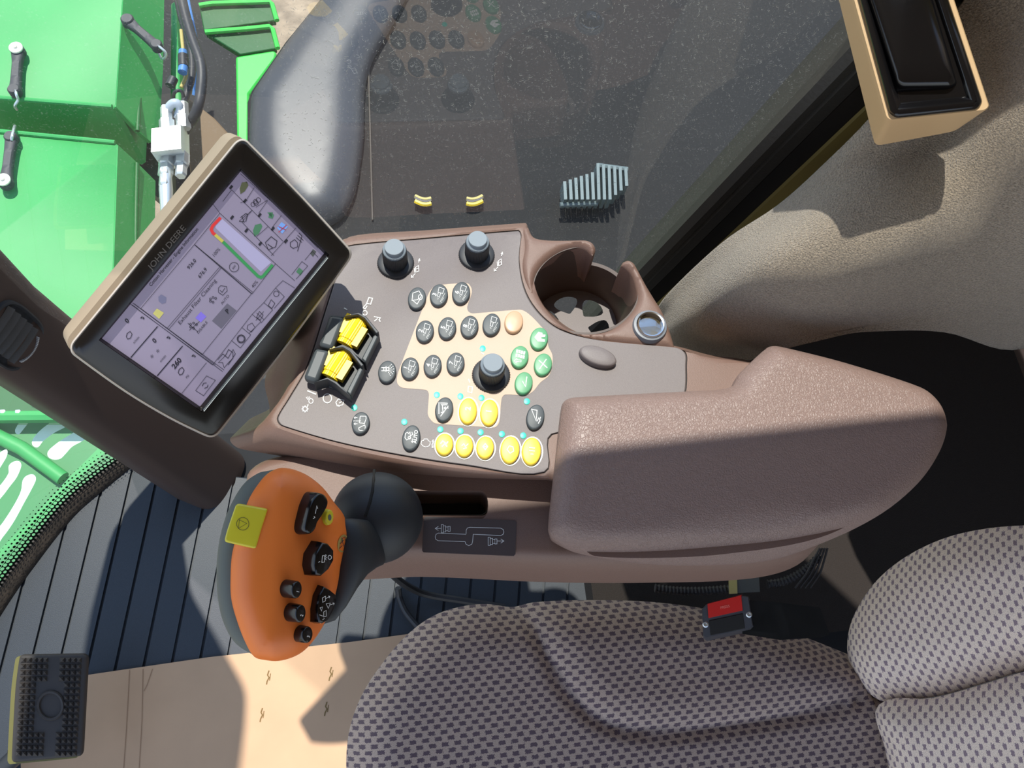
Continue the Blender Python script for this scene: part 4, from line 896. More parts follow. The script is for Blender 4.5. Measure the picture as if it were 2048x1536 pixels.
# ------------------------------------------------------------------ seat
seat = thing('operator_seat', F(1300, 1500, 0), 'patterned grey cloth driver seat with cushion and backrest at the lower right', 'seat')
ZS = .475
so_ = [(690, 1600), (686, 1530), (695, 1460), (722, 1390), (765, 1325), (815, 1268), (870, 1228), (930, 1208), (985, 1203), (1035, 1209), (1080, 1200), (1180, 1196), (1330, 1200), (1480, 1222), (1600, 1258), (1700, 1295), (1800, 1340), (1900, 1410), (1900, 1900), (1300, 1900), (720, 1900)]
frS = frame((0, 0, ZS), UP)
crease = np.array([F(x, y, ZS)[:2] for x, y in spline([(1046, 1196), (1070, 1255), (1098, 1320), (1145, 1395), (1205, 1445), (1290, 1466), (1440, 1458), (1600, 1432), (1800, 1385)], 6, False)])
def dcr(u, v):
    q = np.array([u, v]); a, b = crease[:-1], crease[1:]; e = b-a; t = np.clip(((q-a)*e).sum(1)/((e*e).sum(1)), 0, 1); return np.min(np.linalg.norm(q - a - t[:, None]*e, axis=1))
cpoly = np.vstack([crease, [F(1900, 1100, ZS)[:2], F(1046, 1100, ZS)[:2]]])
def sh_(u, v, d):
    e = 1 - min(d/.055, 1); k = dcr(u, v); side = sdf(cpoly, [(u, v)])[0]
    h = -.050*e**2.6 - .010*math.exp(-(k/.006)**2)
    if side > 0: h += .010*min(k/.03, 1)
    return h
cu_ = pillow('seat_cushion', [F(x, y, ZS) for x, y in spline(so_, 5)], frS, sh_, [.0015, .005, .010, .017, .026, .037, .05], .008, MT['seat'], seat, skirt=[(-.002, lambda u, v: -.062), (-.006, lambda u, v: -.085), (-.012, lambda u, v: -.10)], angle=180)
MB().prism([F(x, y, ZS-.11) for x, y in [(800, 1650), (760, 1480), (880, 1330), (1100, 1290), (1700, 1400), (1800, 1700)]], (0, 0, .26)).build('seat_base', MT['black'], seat, angle=30)
BN = np.array([-.74, .05, .66]); BN /= np.linalg.norm(BN); B0 = F(1720, 1400, .50)
BK = lambda x, y, h=0: hitplane(x, y, B0 + BN*h, BN)
for nm, ol, R_ in (('backrest_bolster', [(1745, 1410), (1718, 1398), (1690, 1368), (1668, 1320), (1670, 1262), (1690, 1212), (1730, 1156), (1790, 1108), (1870, 1070), (1960, 1050), (2060, 1043), (2250, 1035), (2320, 1200), (2250, 1300), (2060, 1338), (1940, 1374), (1850, 1399)], .055),
                   ('backrest_cushion', [(1740, 1414), (1850, 1400), (1940, 1376), (2060, 1340), (2250, 1300), (2400, 1280), (2400, 1800), (1830, 1800), (1775, 1600), (1752, 1500)], .035)):
    bh = lambda u, v, d: (-R_*.75*(1-min(d/R_, 1))**2.4)
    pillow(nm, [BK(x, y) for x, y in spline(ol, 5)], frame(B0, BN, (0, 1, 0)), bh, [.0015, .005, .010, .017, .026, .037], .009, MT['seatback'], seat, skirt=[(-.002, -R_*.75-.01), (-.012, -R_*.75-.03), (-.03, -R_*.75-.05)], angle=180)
# ------------------------------------------------------------------ seat belt buckle
bk = thing('belt_buckle', D(1455, 1245, .83), 'black seat belt buckle with red button beside the seat cushion', 'buckle')
q = [(1404, 1218), (1412, 1209), (1486, 1191), (1497, 1193), (1506, 1251), (1500, 1257), (1412, 1276), (1406, 1272)]
DB = .80
def BQ(x, y, h=0): return D(x, y, DB - h)
MB().rings([[D(x+2, y+6, DB+.03) for x, y in q], [BQ(x, y, -.002) for x, y in q], [BQ(1455+(x-1455)*.97, 1234+(y-1234)*.97, 0) for x, y in q]]).build('buckle_body', MT['buckle'], bk, angle=30)
MB().rings([[BQ(x, y, -.003) for x, y in ((1416, 1207), (1484, 1189), (1487, 1221), (1418, 1237))], [BQ(x, y, .0015) for x, y in ((1415, 1208), (1482, 1191), (1485, 1221), (1417, 1236))]]).build('release_button', MT['red'], bk, angle=30)
mb = MB(); put_text(mb, 'PRESS', 1450, 1214, (1, -.22), 7.5, .02, up=(-.2, -1)); mb.project(lambda x, y: BQ(x, y, .0018)).build('button_lettering', mat('red_raised', (225, 110, 100), .3), bk, smooth=False)
MB().rings([[BQ(x, y, .0002) for x, y in ((1418, 1241), (1486, 1227), (1490, 1257), (1421, 1271))], [BQ(x, y, .0008) for x, y in ((1419, 1242), (1485, 1228), (1489, 1256), (1422, 1270))]]).build('tongue_slot', MT['dark'], bk, angle=30)
for x, y in ((1411, 1249), (1498, 1229)): MB().lathe(BQ(x, y, -.001), -ray(x, y), [(.0029, 0), (.0029, .0018), (.0018, .0024), (.0012, .0014), (.0003, .0014)], 20).build('screw', MT['steel'], bk)
MB().rings([[D(x, y, DB+.012) for x, y in p] for p in (((1490, 1200), (1500, 1262), (1485, 1268), (1480, 1205)), ((1560, 1205), (1580, 1268), (1560, 1280), (1540, 1210)), ((1640, 1215), (1660, 1270), (1640, 1275), (1625, 1220)))]).build('buckle_stalk', MT['dark'], bk, angle=60)
# ------------------------------------------------------------------ wiring beside the seat
wr = thing('wiring_harness', D(1480, 1172, .93), 'corrugated black wiring harness with a buff and grey connector beside the buckle', 'wiring harness')
def corr(name, pts, dep, r, par, m=MT['hose'], pitch=.004):
    P = [D(x, y, d_) for x, y, d_ in spline([(x, y, dep) for x, y in pts], 10, False)]; seg = []
    L = [0];
    for a, b in zip(P[:-1], P[1:]): L.append(L[-1] + np.linalg.norm(b-a))
    n = int(L[-1]/pitch*4); Q = [np.array([np.interp(t, L, [p[i] for p in P]) for i in range(3)]) for t in np.linspace(0, L[-1], n)]
    return MB().tube(Q, [r*(1 if k % 4 < 2 else .78) for k in range(n)], 12).build(name, m, par, angle=20)
corr('conduit', [(1310, 1176), (1350, 1181), (1400, 1182), (1458, 1178)], .92, .0048, wr)
corr('conduit', [(1535, 1168), (1570, 1162), (1610, 1140), (1640, 1112)], .92, .0048, wr)
MB().rings([[D(x, y, .905+k) for x, y in ((1457, 1160), (1474, 1159), (1475, 1187), (1458, 1188))] for k in (0, .015)]).build('connector_lock', MT['tapey'], wr, angle=30)
MB().rings([[D(x, y, .907+k) for x, y in ((1474, 1160), (1518, 1154), (1520, 1184), (1475, 1186))] for k in (0, .015)]).build('connector_body', MT['conn'], wr, angle=30)
for k in range(4):
    MB().tube([D(x, y, .915) for x, y in spline([(1590+k*10, 1176), (1612+k*9, 1148), (1628+k*7, 1118), (1640+k*5, 1096)], 6, False)], .0012, 6).build('wire', MT['hose'], wr)
# ------------------------------------------------------------------ floor mat, cardboard, pedal, cable
def clip(poly, p, n):
    out = []
    for i in range(len(poly)):
        a, b = poly[i], poly[(i+1) % len(poly)]; da, db = (a-p).dot(n), (b-p).dot(n)
        if da >= 0: out.append(a)
        if da*db < 0: out.append(a + (b-a)*da/(da-db))
    return out
edge = [(278, 917), (220, 964), (146, 1028), (59, 1137), (0, 1222), (-70, 1340), (-150, 1520), (-200, 1700)]
mo = [F(x, y)[:2] for x, y in spline(edge, 4, False)] + [F(*p)[:2] for p in ((1300, 1900), (1400, 1200), (1200, 1000), (700, 980), (420, 950), (330, 915))]
a0, a1 = F(290, 1086)[:2], F(233, 1347)[:2]; gd = (a1-a0)/np.linalg.norm(a1-a0); gn = np.array([-gd[1], gd[0]])
if gn[0] < 0: gn = -gn
w0 = (F(343, 1086)[:2] - a0).dot(gn)
mt_ = MB(); cen = np.mean(mo, 0)
mt_.prism([tuple(p) + (.006,) for p in mo], (0, 0, .006))
for k in range(-10, 26):
    o_ = a0 + gn*w0*k; pl = clip(clip(mo, o_ + gn*.0020, gn), o_ + gn*(w0-.0020), -gn)
    if len(pl) < 3: continue
    c = np.mean(pl, 0); sh = lambda p, m: tuple(p + (c-p)/max(np.linalg.norm(c-p), 1e-6)*m)
    mt_.rings([[tuple(p) + (.005,) for p in pl], [tuple(p) + (.0095,) for p in pl], [sh(p, .0015) + (.011,) for p in pl]])
mto = mt_.build('floor_mat', MT['matr'], smooth=False); tag(mto, 'black ribbed rubber floor mat under the lever and pedal', 'floor mat')
sealp = [F(x-9, y-8, .012) for x, y in spline(edge, 6, False)]
struct(MB().tube(sealp, .013, 10).build('trim_5', mat('dirty_seal', (46, 38, 30), .9, bump=1, bscale=200, dist=.003, var=.4, vscale=60)))
cb = [F(x, y, .014) for x, y in ((60, 1372), (160, 1352), (420, 1314), (700, 1284), (860, 1262), (1000, 1900), (60, 1900), (40, 1500))]
cbo = MB().prism(cb, (0, 0, .003)).build('cardboard_sheet', MT['card'], smooth=False); tag(cbo, 'flat sheet of tan cardboard laid on the floor mat', 'cardboard')
mb = MB()
for l in ([(259, 1340), (256, 1400), (252, 1470), (247, 1540)], [(286, 1338), (284, 1440), (278, 1540)], [(305, 1338), (294, 1370), (288, 1382)]): mb.ribbon(l, 1.6)
mb.project(lambda x, y: F(x, y, .0144)).build('crease', MT['cardline'], cbo, smooth=False)
mb = MB()
for x, y in ((536, 1355), (661, 1348), (523, 1430), (652, 1418)):
    mb = MB(); mb.ribbon([(x+2, y-14), (x-1, y-5), (x+2, y), (x-2, y+8), (x-3, y+14)], 2.4); mb.ribbon([(x+5, y-8), (x+3, y+6)], 1.6)
    mb.project(lambda x, y: F(x, y, .0144)).build('tear', MT['cardhole'], cbo, smooth=False)
# pedal
zp = .13
pd = thing('foot_pedal', F(100, 1420, 0), 'black studded foot pedal at the lower left above the cardboard', 'pedal')
p_ = lambda X, Y: (0 + X/3.4133, 1086 + Y/3.4133)
po = [(150,765),(560,758),(592,775),(596,810),(580,1100),(562,1420),(540,1458),(95,1500),(75,1470),(100,1000),(128,790)]
PN = np.array([.10, -.12, 1.0]); PN /= np.linalg.norm(PN); P0 = F(100, 1420, zp); PP = lambda x, y, h=0: hitplane(*p_(x, y), P0 + PN*h, PN)
po_s = spline(po, 5)
pad_ = pillow('pedal_pad', [PP(x, y) for x, y in po_s], frame(P0, PN), lambda u, v, d: -.003*(1-min(d/.004, 1))**2, [.001, .0022, .004], .02, MT['pedal'], pd, skirt=[(0, -.009)], angle=50)
st = MB()
def stud(x, y):
    a, b, c, d_ = PP(x-19, y-18, 0), PP(x+19, y-18, 0), PP(x+19, y+18, 0), PP(x-19, y+18, 0); st.add([a, b, c, d_, PP(x, y, .0048)], [[0, 1, 4], [1, 2, 4], [2, 3, 4], [3, 0, 4]])
for r in range(16):
    y = 800 + r*42.5; sk = -(r)*2.2
    mid = 3.5 < r < 11.5
    for c in range(5):
        if not (mid and c > 2) : stud(158 + c*38 + sk, y)
    for c in range(4):
        if not (mid and c < 1): stud(425 + c*38 + sk, y)
st.build('tread', MT['pedal'], pad_, smooth=False)
MB().tube([PP(*q, .001) for q in arc(345, 1110, 84, 92, 0, 360, 40)], .0022, 6, False).build('tread_ring', MT['pedal'], pad_)
fr_ = [PP(x-24, y+10, -.010) for x, y in po_s]; MB().prism(fr_, PN*.010).build('pedal_frame', MT['pedalframe'], pd, angle=40)
MB().tube([PP(330, 1250, -.02), F(-20, 1560, .02)], .012, 12).build('pedal_arm', MT['black'], pd)
cbl = MB().tube([F(x, y, z) for x, y, z in spline([(775, 1140, .10), (808, 1168, .07), (850, 1188, .03), (930, 1202, .02), (1010, 1215, .02)], 8, False)], .0055, 8).build('cable', MT['hose']); tag(cbl, 'black cable running along the floor from under the console towards the seat', 'cable')
cbl = MB().tube([F(x, y, z) for x, y, z in spline([(796, 1176, .03), (799, 1195, .02), (812, 1225, .02), (850, 1270, .02)], 8, False)], .005, 8).build('cable', MT['hose']); tag(cbl, 'short black cable dropping to the floor in front of the seat cushion', 'cable')
# ------------------------------------------------------------------ vent in the pillar
pb = bvh_of(pil)
vt = thing('air_vent', cast(pb, 40, 670)[0], 'black round air vent with louvres set in the brown pillar', 'air vent')
vc, vn = cast(pb, 22, 672); 
vx = cast(pb, 110, 735)[0] - vc; vx -= vn*vx.dot(vn); vx /= np.linalg.norm(vx); vy = np.cross(vn, vx)
MB().rings([[vc + vn*h + vx*a*s*math.copysign(abs(math.cos(t))**.6, math.cos(t)) + vy*b*s*math.copysign(abs(math.sin(t))**.6, math.sin(t)) for t in [2*math.pi*k/48 for k in range(48)]] for a, b in ((.046, .031),) for s, h in ((1.02, -.004), (1.02, .003), (.96, .004), (.90, -.001))]).build('vent_body', MT['knob'], vt, angle=40)
for k in range(5):
    q0 = vc + vx*(-.032 + k*.013); MB().rings([[q0 + vy*s*.022 + vx*(.002*(1-s*s)) + vx*d1 + vn*h for d1, h in ((-.001, .0), (.001, .0), (.004, .006), (.003, .006))] for s in np.linspace(-1, 1, 9)]).build('louvre', mat('louvre_grey', (70, 68, 66), .4), vt, angle=40)
tw = MB()
for k in range(20):
    t = math.radians(-34 + 68*k/19); tw.box(vc + vx*.0400*math.cos(t) + vy*.028*math.sin(t) + vn*.0045, vx*.0012, vy*.0006, vn*.0012)
tw.build('vent_wheel', mat('wheel_grey', (170, 170, 170), .4), vt, smooth=False, kind='stuff')
# ------------------------------------------------------------------ felt-covered rear corner panel
rows = [
 [(1262,700,.05),(1302,645,.065),(1342,592,.075),(1452,492,.08),(1562,420,.078),(1650,342,.068),(1745,240,.06),(1850,110,.032),(1935,-10,.005),(2010,-120,-.01)],
 [(1275,706,.065),(1322,648,.082),(1362,602,.093),(1472,508,.100),(1585,434,.098),(1675,352,.084),(1775,250,.070),(1880,120,.040),(1965,0,.012),(2050,-110,.0)],
 [(1300,715,.095),(1350,662,.118),(1400,622,.130),(1520,540,.145),(1640,470,.138),(1750,385,.115),(1850,290,.080),(1950,165,.058),(2040,50,.040),(2130,-60,.03)],
 [(1330,725,.115),(1385,680,.136),(1445,645,.150),(1570,590,.164),(1700,535,.164),(1830,460,.150),(1940,370,.130),(2040,260,.115),(2130,150,.10),(2220,40,.09)],
 [(1350,735,.125),(1415,705,.145),(1490,690,.160),(1610,665,.176),(1740,640,.178),(1880,600,.174),(2010,530,.168),(2110,430,.166),(2200,320,.166),(2290,200,.166)],
 [(1365,750,.130),(1430,724,.150),(1500,712,.166),(1610,680,.180),(1740,658,.184),(1880,655,.184),(2020,690,.184),(2150,640,.184),(2250,540,.184),(2350,420,.184)]]
gr_ = []
for r in rows: gr_.append([G(x, y, o) for x, y, o in spline(r, 6, False)])
m2 = []
nc_ = len(gr_[0])
for j in range(nc_): m2.append(spline([gr_[i][j] for i in range(len(gr_))], 8, False))
nr_ = len(m2[0]); vs = [p for c in m2 for p in c]; fs = [[a*nr_+b, (a+1)*nr_+b, (a+1)*nr_+b+1, a*nr_+b+1] for a in range(nc_-1) for b in range(nr_-1)]
cw_ = mesh('wall_side', vs, fs, MT['carpet'], None, angle=180); struct(cw_)
m_s = cw_.modifiers.new('thick', 'SOLIDIFY'); m_s.thickness = .006; m_s.offset = -1
# felt fibres standing off the wall
hb = MB(); vsn = np.array(vs)
me_ = cw_.data; pn_ = [(np.array(p.center), np.array(p.normal), p.area, [np.array(me_.vertices[i].co) for i in p.vertices]) for p in me_.polygons]
ar = np.array([p[2] for p in pn_]); 
for i in rng.choice(len(pn_), 26000, p=ar/ar.sum()):
    c, n, _, q = pn_[i]; s, t = rng.random(2); p = (q[0]*(1-s) + q[1]*s)*(1-t) + (q[3]*(1-s) + q[2]*s)*t
    if n.dot(EYE - p) < 0: n = -n
    d1 = rng.normal(size=3)*.8 + n; d1 /= np.linalg.norm(d1); d2 = d1 + rng.normal(size=3)*.7; L = rng.uniform(.0012, .003); w = np.cross(d1, EYE - p); w = w/np.linalg.norm(w)*.00013
    a = p + d1*L*.5; b = a + d2*L*.4; hb.add([p - w, p + w, a + w, a - w, b], [[0, 1, 2, 3], [3, 2, 4]])
ff = hb.build('felt_fibres', mat('felt_fibre', (166, 152, 132), .95), cw_, smooth=False, kind='stuff')
ff['label'] = 'short felt fibres'
# dark carpeted ledge behind the console
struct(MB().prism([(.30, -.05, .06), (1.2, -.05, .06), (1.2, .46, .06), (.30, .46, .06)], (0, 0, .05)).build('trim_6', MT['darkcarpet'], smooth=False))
lb = MB().rings([[D(x, y, .93) for x, y in ((1990, 560), (2030, 520), (2120, 480), (2150, 800), (2060, 760), (2010, 640))], [D(x, y, 1.02) for x, y in ((1995, 580), (2030, 545), (2120, 500), (2150, 830), (2060, 790), (2012, 660))]]).build('corner_cover', MT['pillar'], angle=40)
bevel(lb, .008, 3); tag(lb, 'brown plastic corner cover in shadow at the right edge', 'cover')
# ------------------------------------------------------------------ pod with glossy panel
pod = thing('wall_pod', D(1830, 120, .63), 'tan box with glossy black lens fixed to the felt panel at the top right', 'lamp pod')
Z4 = lambda pts: [(1500 + x/3.737, y/3.737) for x, y in pts]
fo_ = spline(Z4([(700,-260),(1010,862),(1030,890),(1070,900),(1735,830),(1775,812),(1785,780),(1440,-260)]), 5, True, (0, 7))
bo_ = spline(Z4([(640,-100),(925,1050),(945,1078),(985,1082),(1480,990),(1560,960),(1575,920),(1400,-120)]), 5, True, (0, 7))
mid_ = [(a[0]*.8+b[0]*.2, a[1]*.8+b[1]*.2) for a, b in zip(fo_, bo_)]
DP = .575
MB().rings([[D(x, y, DP+.050) for x, y in bo_], [D(x, y, DP+.012) for x, y in mid_], [D(x, y, DP+.0015) for x, y in fo_], [D(x, y, DP) for x, y in grow(fo_, -2, (1820, 80))]]).build('pod_housing', MT['podtan'], pod, angle=40)
go = grow(spline(Z4([(740,-260),(1035,830),(1070,868),(1110,880),(1660,822),(1715,800),(1733,745),(1400,-260)]), 6, True, (0, 7)), 0, (1820, 80))
c4 = (1500+1300/3.737, 200/3.737)
gl = lambda d, h: [D(x, y, DP-h) for x, y in grow(go, d, c4)]
MB().rings([gl(0, -.002), gl(0, .001), gl(-5, .0035), gl(-14, .0040), gl(-20, .0035), gl(-26, .0008), gl(-30, .0006)], True, True).build('pod_rim', MT['gloss'], pod, angle=70)
li = spline(Z4([(800,-260),(1085,600),(1105,640),(1150,660),(1500,655),(1535,640),(1545,610),(1290,-260)]), 6, True, (0, 7))
c5 = (1500+1180/3.737, 120/3.737)
gi2 = lambda d, h: [D(x, y, DP-h) for x, y in grow(li, d, c4)]
MB().rings([gi2(0, -.001), gi2(0, .0015)] + [[D(c5[0]+(x-c5[0])*k, c5[1]+(y-c5[1])*k, DP-h) for x, y in li] for k, h in ((.985, .0042), (.96, .0060), (.90, .0076), (.80, .0086), (.62, .0092))], True, True).build('pod_lens', MT['gloss'], pod, angle=70)
# ------------------------------------------------------------------ windscreen corner with dotted edge band
wb = [(300, 893), (265, 916), (214, 950), (140, 1012), (52, 1120), (-8, 1205), (-80, 1325), (-165, 1500)]
base = [F(x, y, .01) for x, y in spline(wb, 5, False)]; cen = np.array([.1, -.2, 0])
def outw(p): d_ = p - cen; d_[2] = 0; return d_/np.linalg.norm(d_)
zz = [0, .04, .08, .12, .3, .8, 1.6]; vs = []; uv = []; run = 0
for i, p in enumerate(base):
    if i: run += np.linalg.norm(base[i]-base[i-1])
    for z in zz: vs.append(p + outw(p.copy())*z*.10 + UP*z); uv.append((run, z))
k_ = len(zz); fs = [[i*k_+j, (i+1)*k_+j, (i+1)*k_+j+1, i*k_+j+1] for i in range(len(base)-1) for j in range(k_-1)]
wm = glassmat('windscreen_glass', dust=.03); N, L = nodes(wm)
old = N['Material Output'].inputs[0].links[0].from_socket
tc = N.new('ShaderNodeTexCoord'); sp3 = N.new('ShaderNodeSeparateXYZ'); L.new(tc.outputs['UV'], sp3.inputs[0])
def mth(op, *a):
    n = N.new('ShaderNodeMath'); n.operation = op
    for i, q_ in enumerate(a):
        if isinstance(q_, (int, float)): n.inputs[i].default_value = q_
        else: L.new(q_, n.inputs[i])
    return n.outputs[0]
pitch = .0062
u = mth('MULTIPLY', sp3.outputs[0], 1/pitch); v = mth('MULTIPLY', sp3.outputs[1], 1/(pitch*1.8)); rw_ = mth('FLOOR', v); u = mth('ADD', u, mth('MULTIPLY', mth('MODULO', rw_, 2.0), .5))
du = mth('SUBTRACT', mth('FRACT', u), .5); dv = mth('SUBTRACT', mth('FRACT', v), .5); rr = mth('SQRT', mth('ADD', mth('MULTIPLY', du, du), mth('MULTIPLY', dv, dv)))
hole = mth('LESS_THAN', rr, mth('ADD', .16, mth('MULTIPLY', sp3.outputs[1], 6.6)))
lo_ = mth('MULTIPLY', mth('LESS_THAN', sp3.outputs[1], .045), mth('SUBTRACT', 1.0, hole))
hi_ = mth('MULTIPLY', mth('GREATER_THAN', sp3.outputs[1], .045), mth('LESS_THAN', rr, mth('MULTIPLY', mth('SUBTRACT', .085, sp3.outputs[1]), 9.0)))
band = mth('ADD', lo_, hi_)
fd = N.new('ShaderNodeBsdfDiffuse'); fd.inputs[0].default_value = (.012, .016, .012, 1); mxx = N.new('ShaderNodeMixShader'); L.new(band, mxx.inputs[0]); L.new(old, mxx.inputs[1]); L.new(fd.outputs[0], mxx.inputs[2]); L.new(mxx.outputs[0], N['Material Output'].inputs[0])
struct(mesh('window_2', vs, fs, wm, None, uv=uv, angle=180))
# ------------------------------------------------------------------ outside: ground and machine
struct(MB().poly([(-12, -8, -2.4), (12, -8, -2.4), (12, 14, -2.4), (-12, 14, -2.4)]).build('ground', MT['soil'], smooth=False))
ZB = -.5
def box_cover(tops, ch, front, label, zt=ZB, dz=.16):
    t = thing('hinged_cover', F(*tops[0], zt), label, 'machine cover', 'green covers in front of the side window')
    T = [F(x, y, zt) for x, y in tops]; n = len(T); c = sum(T)/n
    o = MB().rings([[p - UP*.25 for p in T], [p - UP*.004 for p in T], [p + (c-p)/np.linalg.norm(c-p)*.005 for p in T]]).build('cover_top', MT['mgreen'], t, angle=40)
    H = [F(x, y, zt - dz*k) for x, y, k in ch]; 
    nrm_ = np.cross(H[1]-H[0], H[2]-H[0]); nrm_ /= np.linalg.norm(nrm_)
    MB().prism(H, -nrm_*.01*(1 if nrm_[2] < 0 else -1)).build('cover_side', MT['mgreen'], t, angle=30)
    return t, o
c1, _ = box_cover([(-120, -90), (252, -90), (233, 212), (224, 217), (-120, 188)], [(252, -90, 0), (330, -90, .9), (326, 140, .95), (320, 245, 1), (303, 285, 1), (275, 262, .65), (232, 214, 0)], None, 'large green hinged cover with two rubber latches at the top left')
c2, _ = box_cover([(-120, 257), (228, 283), (236, 290), (222, 700), (-120, 560)], [(236, 290, 0), (274, 325, .6), (311, 362, 1), (308, 600, 1), (222, 700, 0)], None, 'green hinged cover below the dark channel, left of the display')
for t, pts in ((c1, [(284, -60), (283, 60), (281, 150), (278, 205), (275, 262)]), (c2, [(274, 327), (272, 420), (270, 560)])):
    MB().tube([F(x, y, ZB-.16*.62+.012) for x, y in pts], .006, 8).build('hinge', MT['mgreen2'], t, angle=50)
for t, l in ((c1, [(-120, 184), (0, 196), (224, 213)]), (c2, [(-120, 259), (0, 263), (230, 285)])):
    MB().tube([F(x, y, ZB+.002) for x, y in l], .006, 8).build('cover_edge', MT['mgreen'], t)
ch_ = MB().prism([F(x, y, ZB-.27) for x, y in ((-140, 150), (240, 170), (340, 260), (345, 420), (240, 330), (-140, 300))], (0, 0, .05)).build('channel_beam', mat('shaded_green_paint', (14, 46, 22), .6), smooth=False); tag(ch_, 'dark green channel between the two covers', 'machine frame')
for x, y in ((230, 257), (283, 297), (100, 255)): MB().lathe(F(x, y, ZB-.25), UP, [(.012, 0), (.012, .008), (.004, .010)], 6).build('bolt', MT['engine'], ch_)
def latch(path, z, label, washer, hook):
    t = thing('rubber_latch', F(*path[0], z), label, 'rubber latch', 'rubber latches on the green covers')
    P = [F(x, y, z + .022) for x, y in path]; s = z and 2.0/FOC
    ax = P[-1]-P[0]; ax /= np.linalg.norm(ax); sd2 = np.cross(UP, ax); rr = []
    wd = [12, 11, 8.5, 9, 10, 11]; n = len(P)
    Pi = [P[0] + (P[-1]-P[0])*k/11 for k in range(12)]
    for k, p in enumerate(Pi):
        w = np.interp(k/11, [0, .12, .3, .7, .88, 1], wd)*s; rr.append([p + sd2*w*a + UP*b for a, b in ((-1, -.008), (1, -.008), (1, .004), (.7, .008), (-.7, .008), (-1, .004))])
    MB().rings(rr).build('latch_strap', MT['rubber'], t, angle=50)
    for q, m, r in ((P[0], MT['rubber'], 13.5*s), (P[-1], MT['rubber'], 12*s)): MB().lathe(q - UP*.010, UP, [(r, 0), (r, .018), (r*.8, .022), (r*.2, .022)], 28).build('latch_eye', m, t)
    if washer: MB().lathe(P[0] + UP*.010, UP, [(13*s, 0), (13*s, .004), (11*s, .0055), (4*s, .0055), (4*s, .010), (.5*s, .011)], 32).build('washer', mat('washer_white', (235, 230, 215), .5), t)
    MB().tube([F(x, y, z + dz) for x, y, dz in spline(hook, 6, False)], .0035, 8).build('hook', MT['steel'], t)
    return t
latch([(36, 102), (30, 182)], ZB, 'black rubber latch with white washer on the upper green cover', True, [(30, 174, .03), (33, 190, .03), (36, 200, .02), (30, 212, .01), (34, 219, -.01)])
latch([(11, 365), (23, 276)], ZB, 'black rubber latch with white washer on the lower green cover', True, [(23, 281, .03), (25, 270, .035), (28, 257, .02), (30, 252, -.01)])
latch([(256, 42), (314, 92)], ZB-.012, 'black rubber latch slanting across the side of the upper cover', False, [(310, 88, .03), (322, 96, .03), (332, 108, .02), (326, 118, .0), (318, 108, -.01)])
# hydraulic block with fittings and hoses
hy = thing('hydraulic_block', F(340, 290, -.4), 'bright aluminium hydraulic block with hose fittings between the covers and the display', 'hydraulic block')
zt = -.30
tp = [F(x, y, zt) for x, y in ((303, 257), (361, 249), (362, 297), (302, 304))]
MB().rings([[F(x, y, zt-.12) for x, y in ((322, 270), (378, 262), (380, 325), (330, 345))], tp]).build('block_body', MT['alum'], hy, angle=30)
for x, y, l in ((333, 240, 1), (366, 232, 1), (332, 330, -1), (363, 330, -1), (331, 350, -1)):
    MB().lathe(F(x, y, zt-.05), (0, 1.0*l, .2), [(.017, -.03), (.017, 0), (.013, .002), (.013, .03), (.010, .034)], 6).build('fitting', MT['steel'], hy, angle=30)
MB().lathe(F(332, 380, zt-.05), (0, 1, .1), [(.012, -.06), (.015, 0), (.012, .05)], 16).build('fitting', MT['steel'], hy)
def hose(pts, z, r, m, label, grp='hoses and wires beside the green covers'):
    o = MB().tube([F(x, y, z + dz) for x, y, dz in spline(pts, 7, False)], r, 10).build('hose', m); tag(o, label, 'hose', grp); return o
hose([(352, -60, .05), (368, 20, .05), (385, 80, .05), (402, 130, .05), (402, 180, .04), (392, 225, .02), (372, 260, -.05)], -.35, .012, MT['hose'], 'thick black hose, rightmost of the bundle')
hose([(345, -60, .0), (362, 30, .0), (380, 90, .0), (384, 150, .0), (370, 200, .0), (367, 228, .02)], -.40, .009, MT['hose'], 'black hose curving down into the right block fitting')
hose([(366, -60, .0), (374, 0, .0), (388, 70, .0), (396, 130, .0), (390, 190, -.05)], -.42, .007, MT['bluewire'], 'thin blue hose beside the thick black hose')
hose([(362, 60, .0), (365, 90, .0), (368, 120, .0), (372, 150, .0), (362, 175, .0)], -.36, .004, MT['tapey'], 'thin buff wire leading into the blue plug')
hose([(335, 235, .0), (338, 215, .02), (350, 206, .03), (360, 215, .02), (355, 235, .0)], -.36, .010, mat('braided_grey', (160, 170, 180), .4), 'grey braided hose looping out of the left block fitting')
hose([(345, 200, .0), (350, 184, .03), (362, 182, .03), (368, 195, .02)], -.36, .004, MT['hose'], 'small black wire loop above the aluminium block')
pg = thing('wire_plug', F(366, 122, -.33), 'black inline wire plug with blue ends beside the hoses', 'plug')
for (x0, y0, x1, y1, m, r) in ((366, 102, 366, 112, 'bluewire', .010), (366, 111, 367, 134, 'hose', .012), (367, 133, 365, 145, 'bluewire', .011), (347, 157, 340, 172, 'hose', .011)):
    MB().tube([F(x0, y0, -.33), F(x1, y1, -.33)], r, 10).build('plug_piece', MT[m], pg)
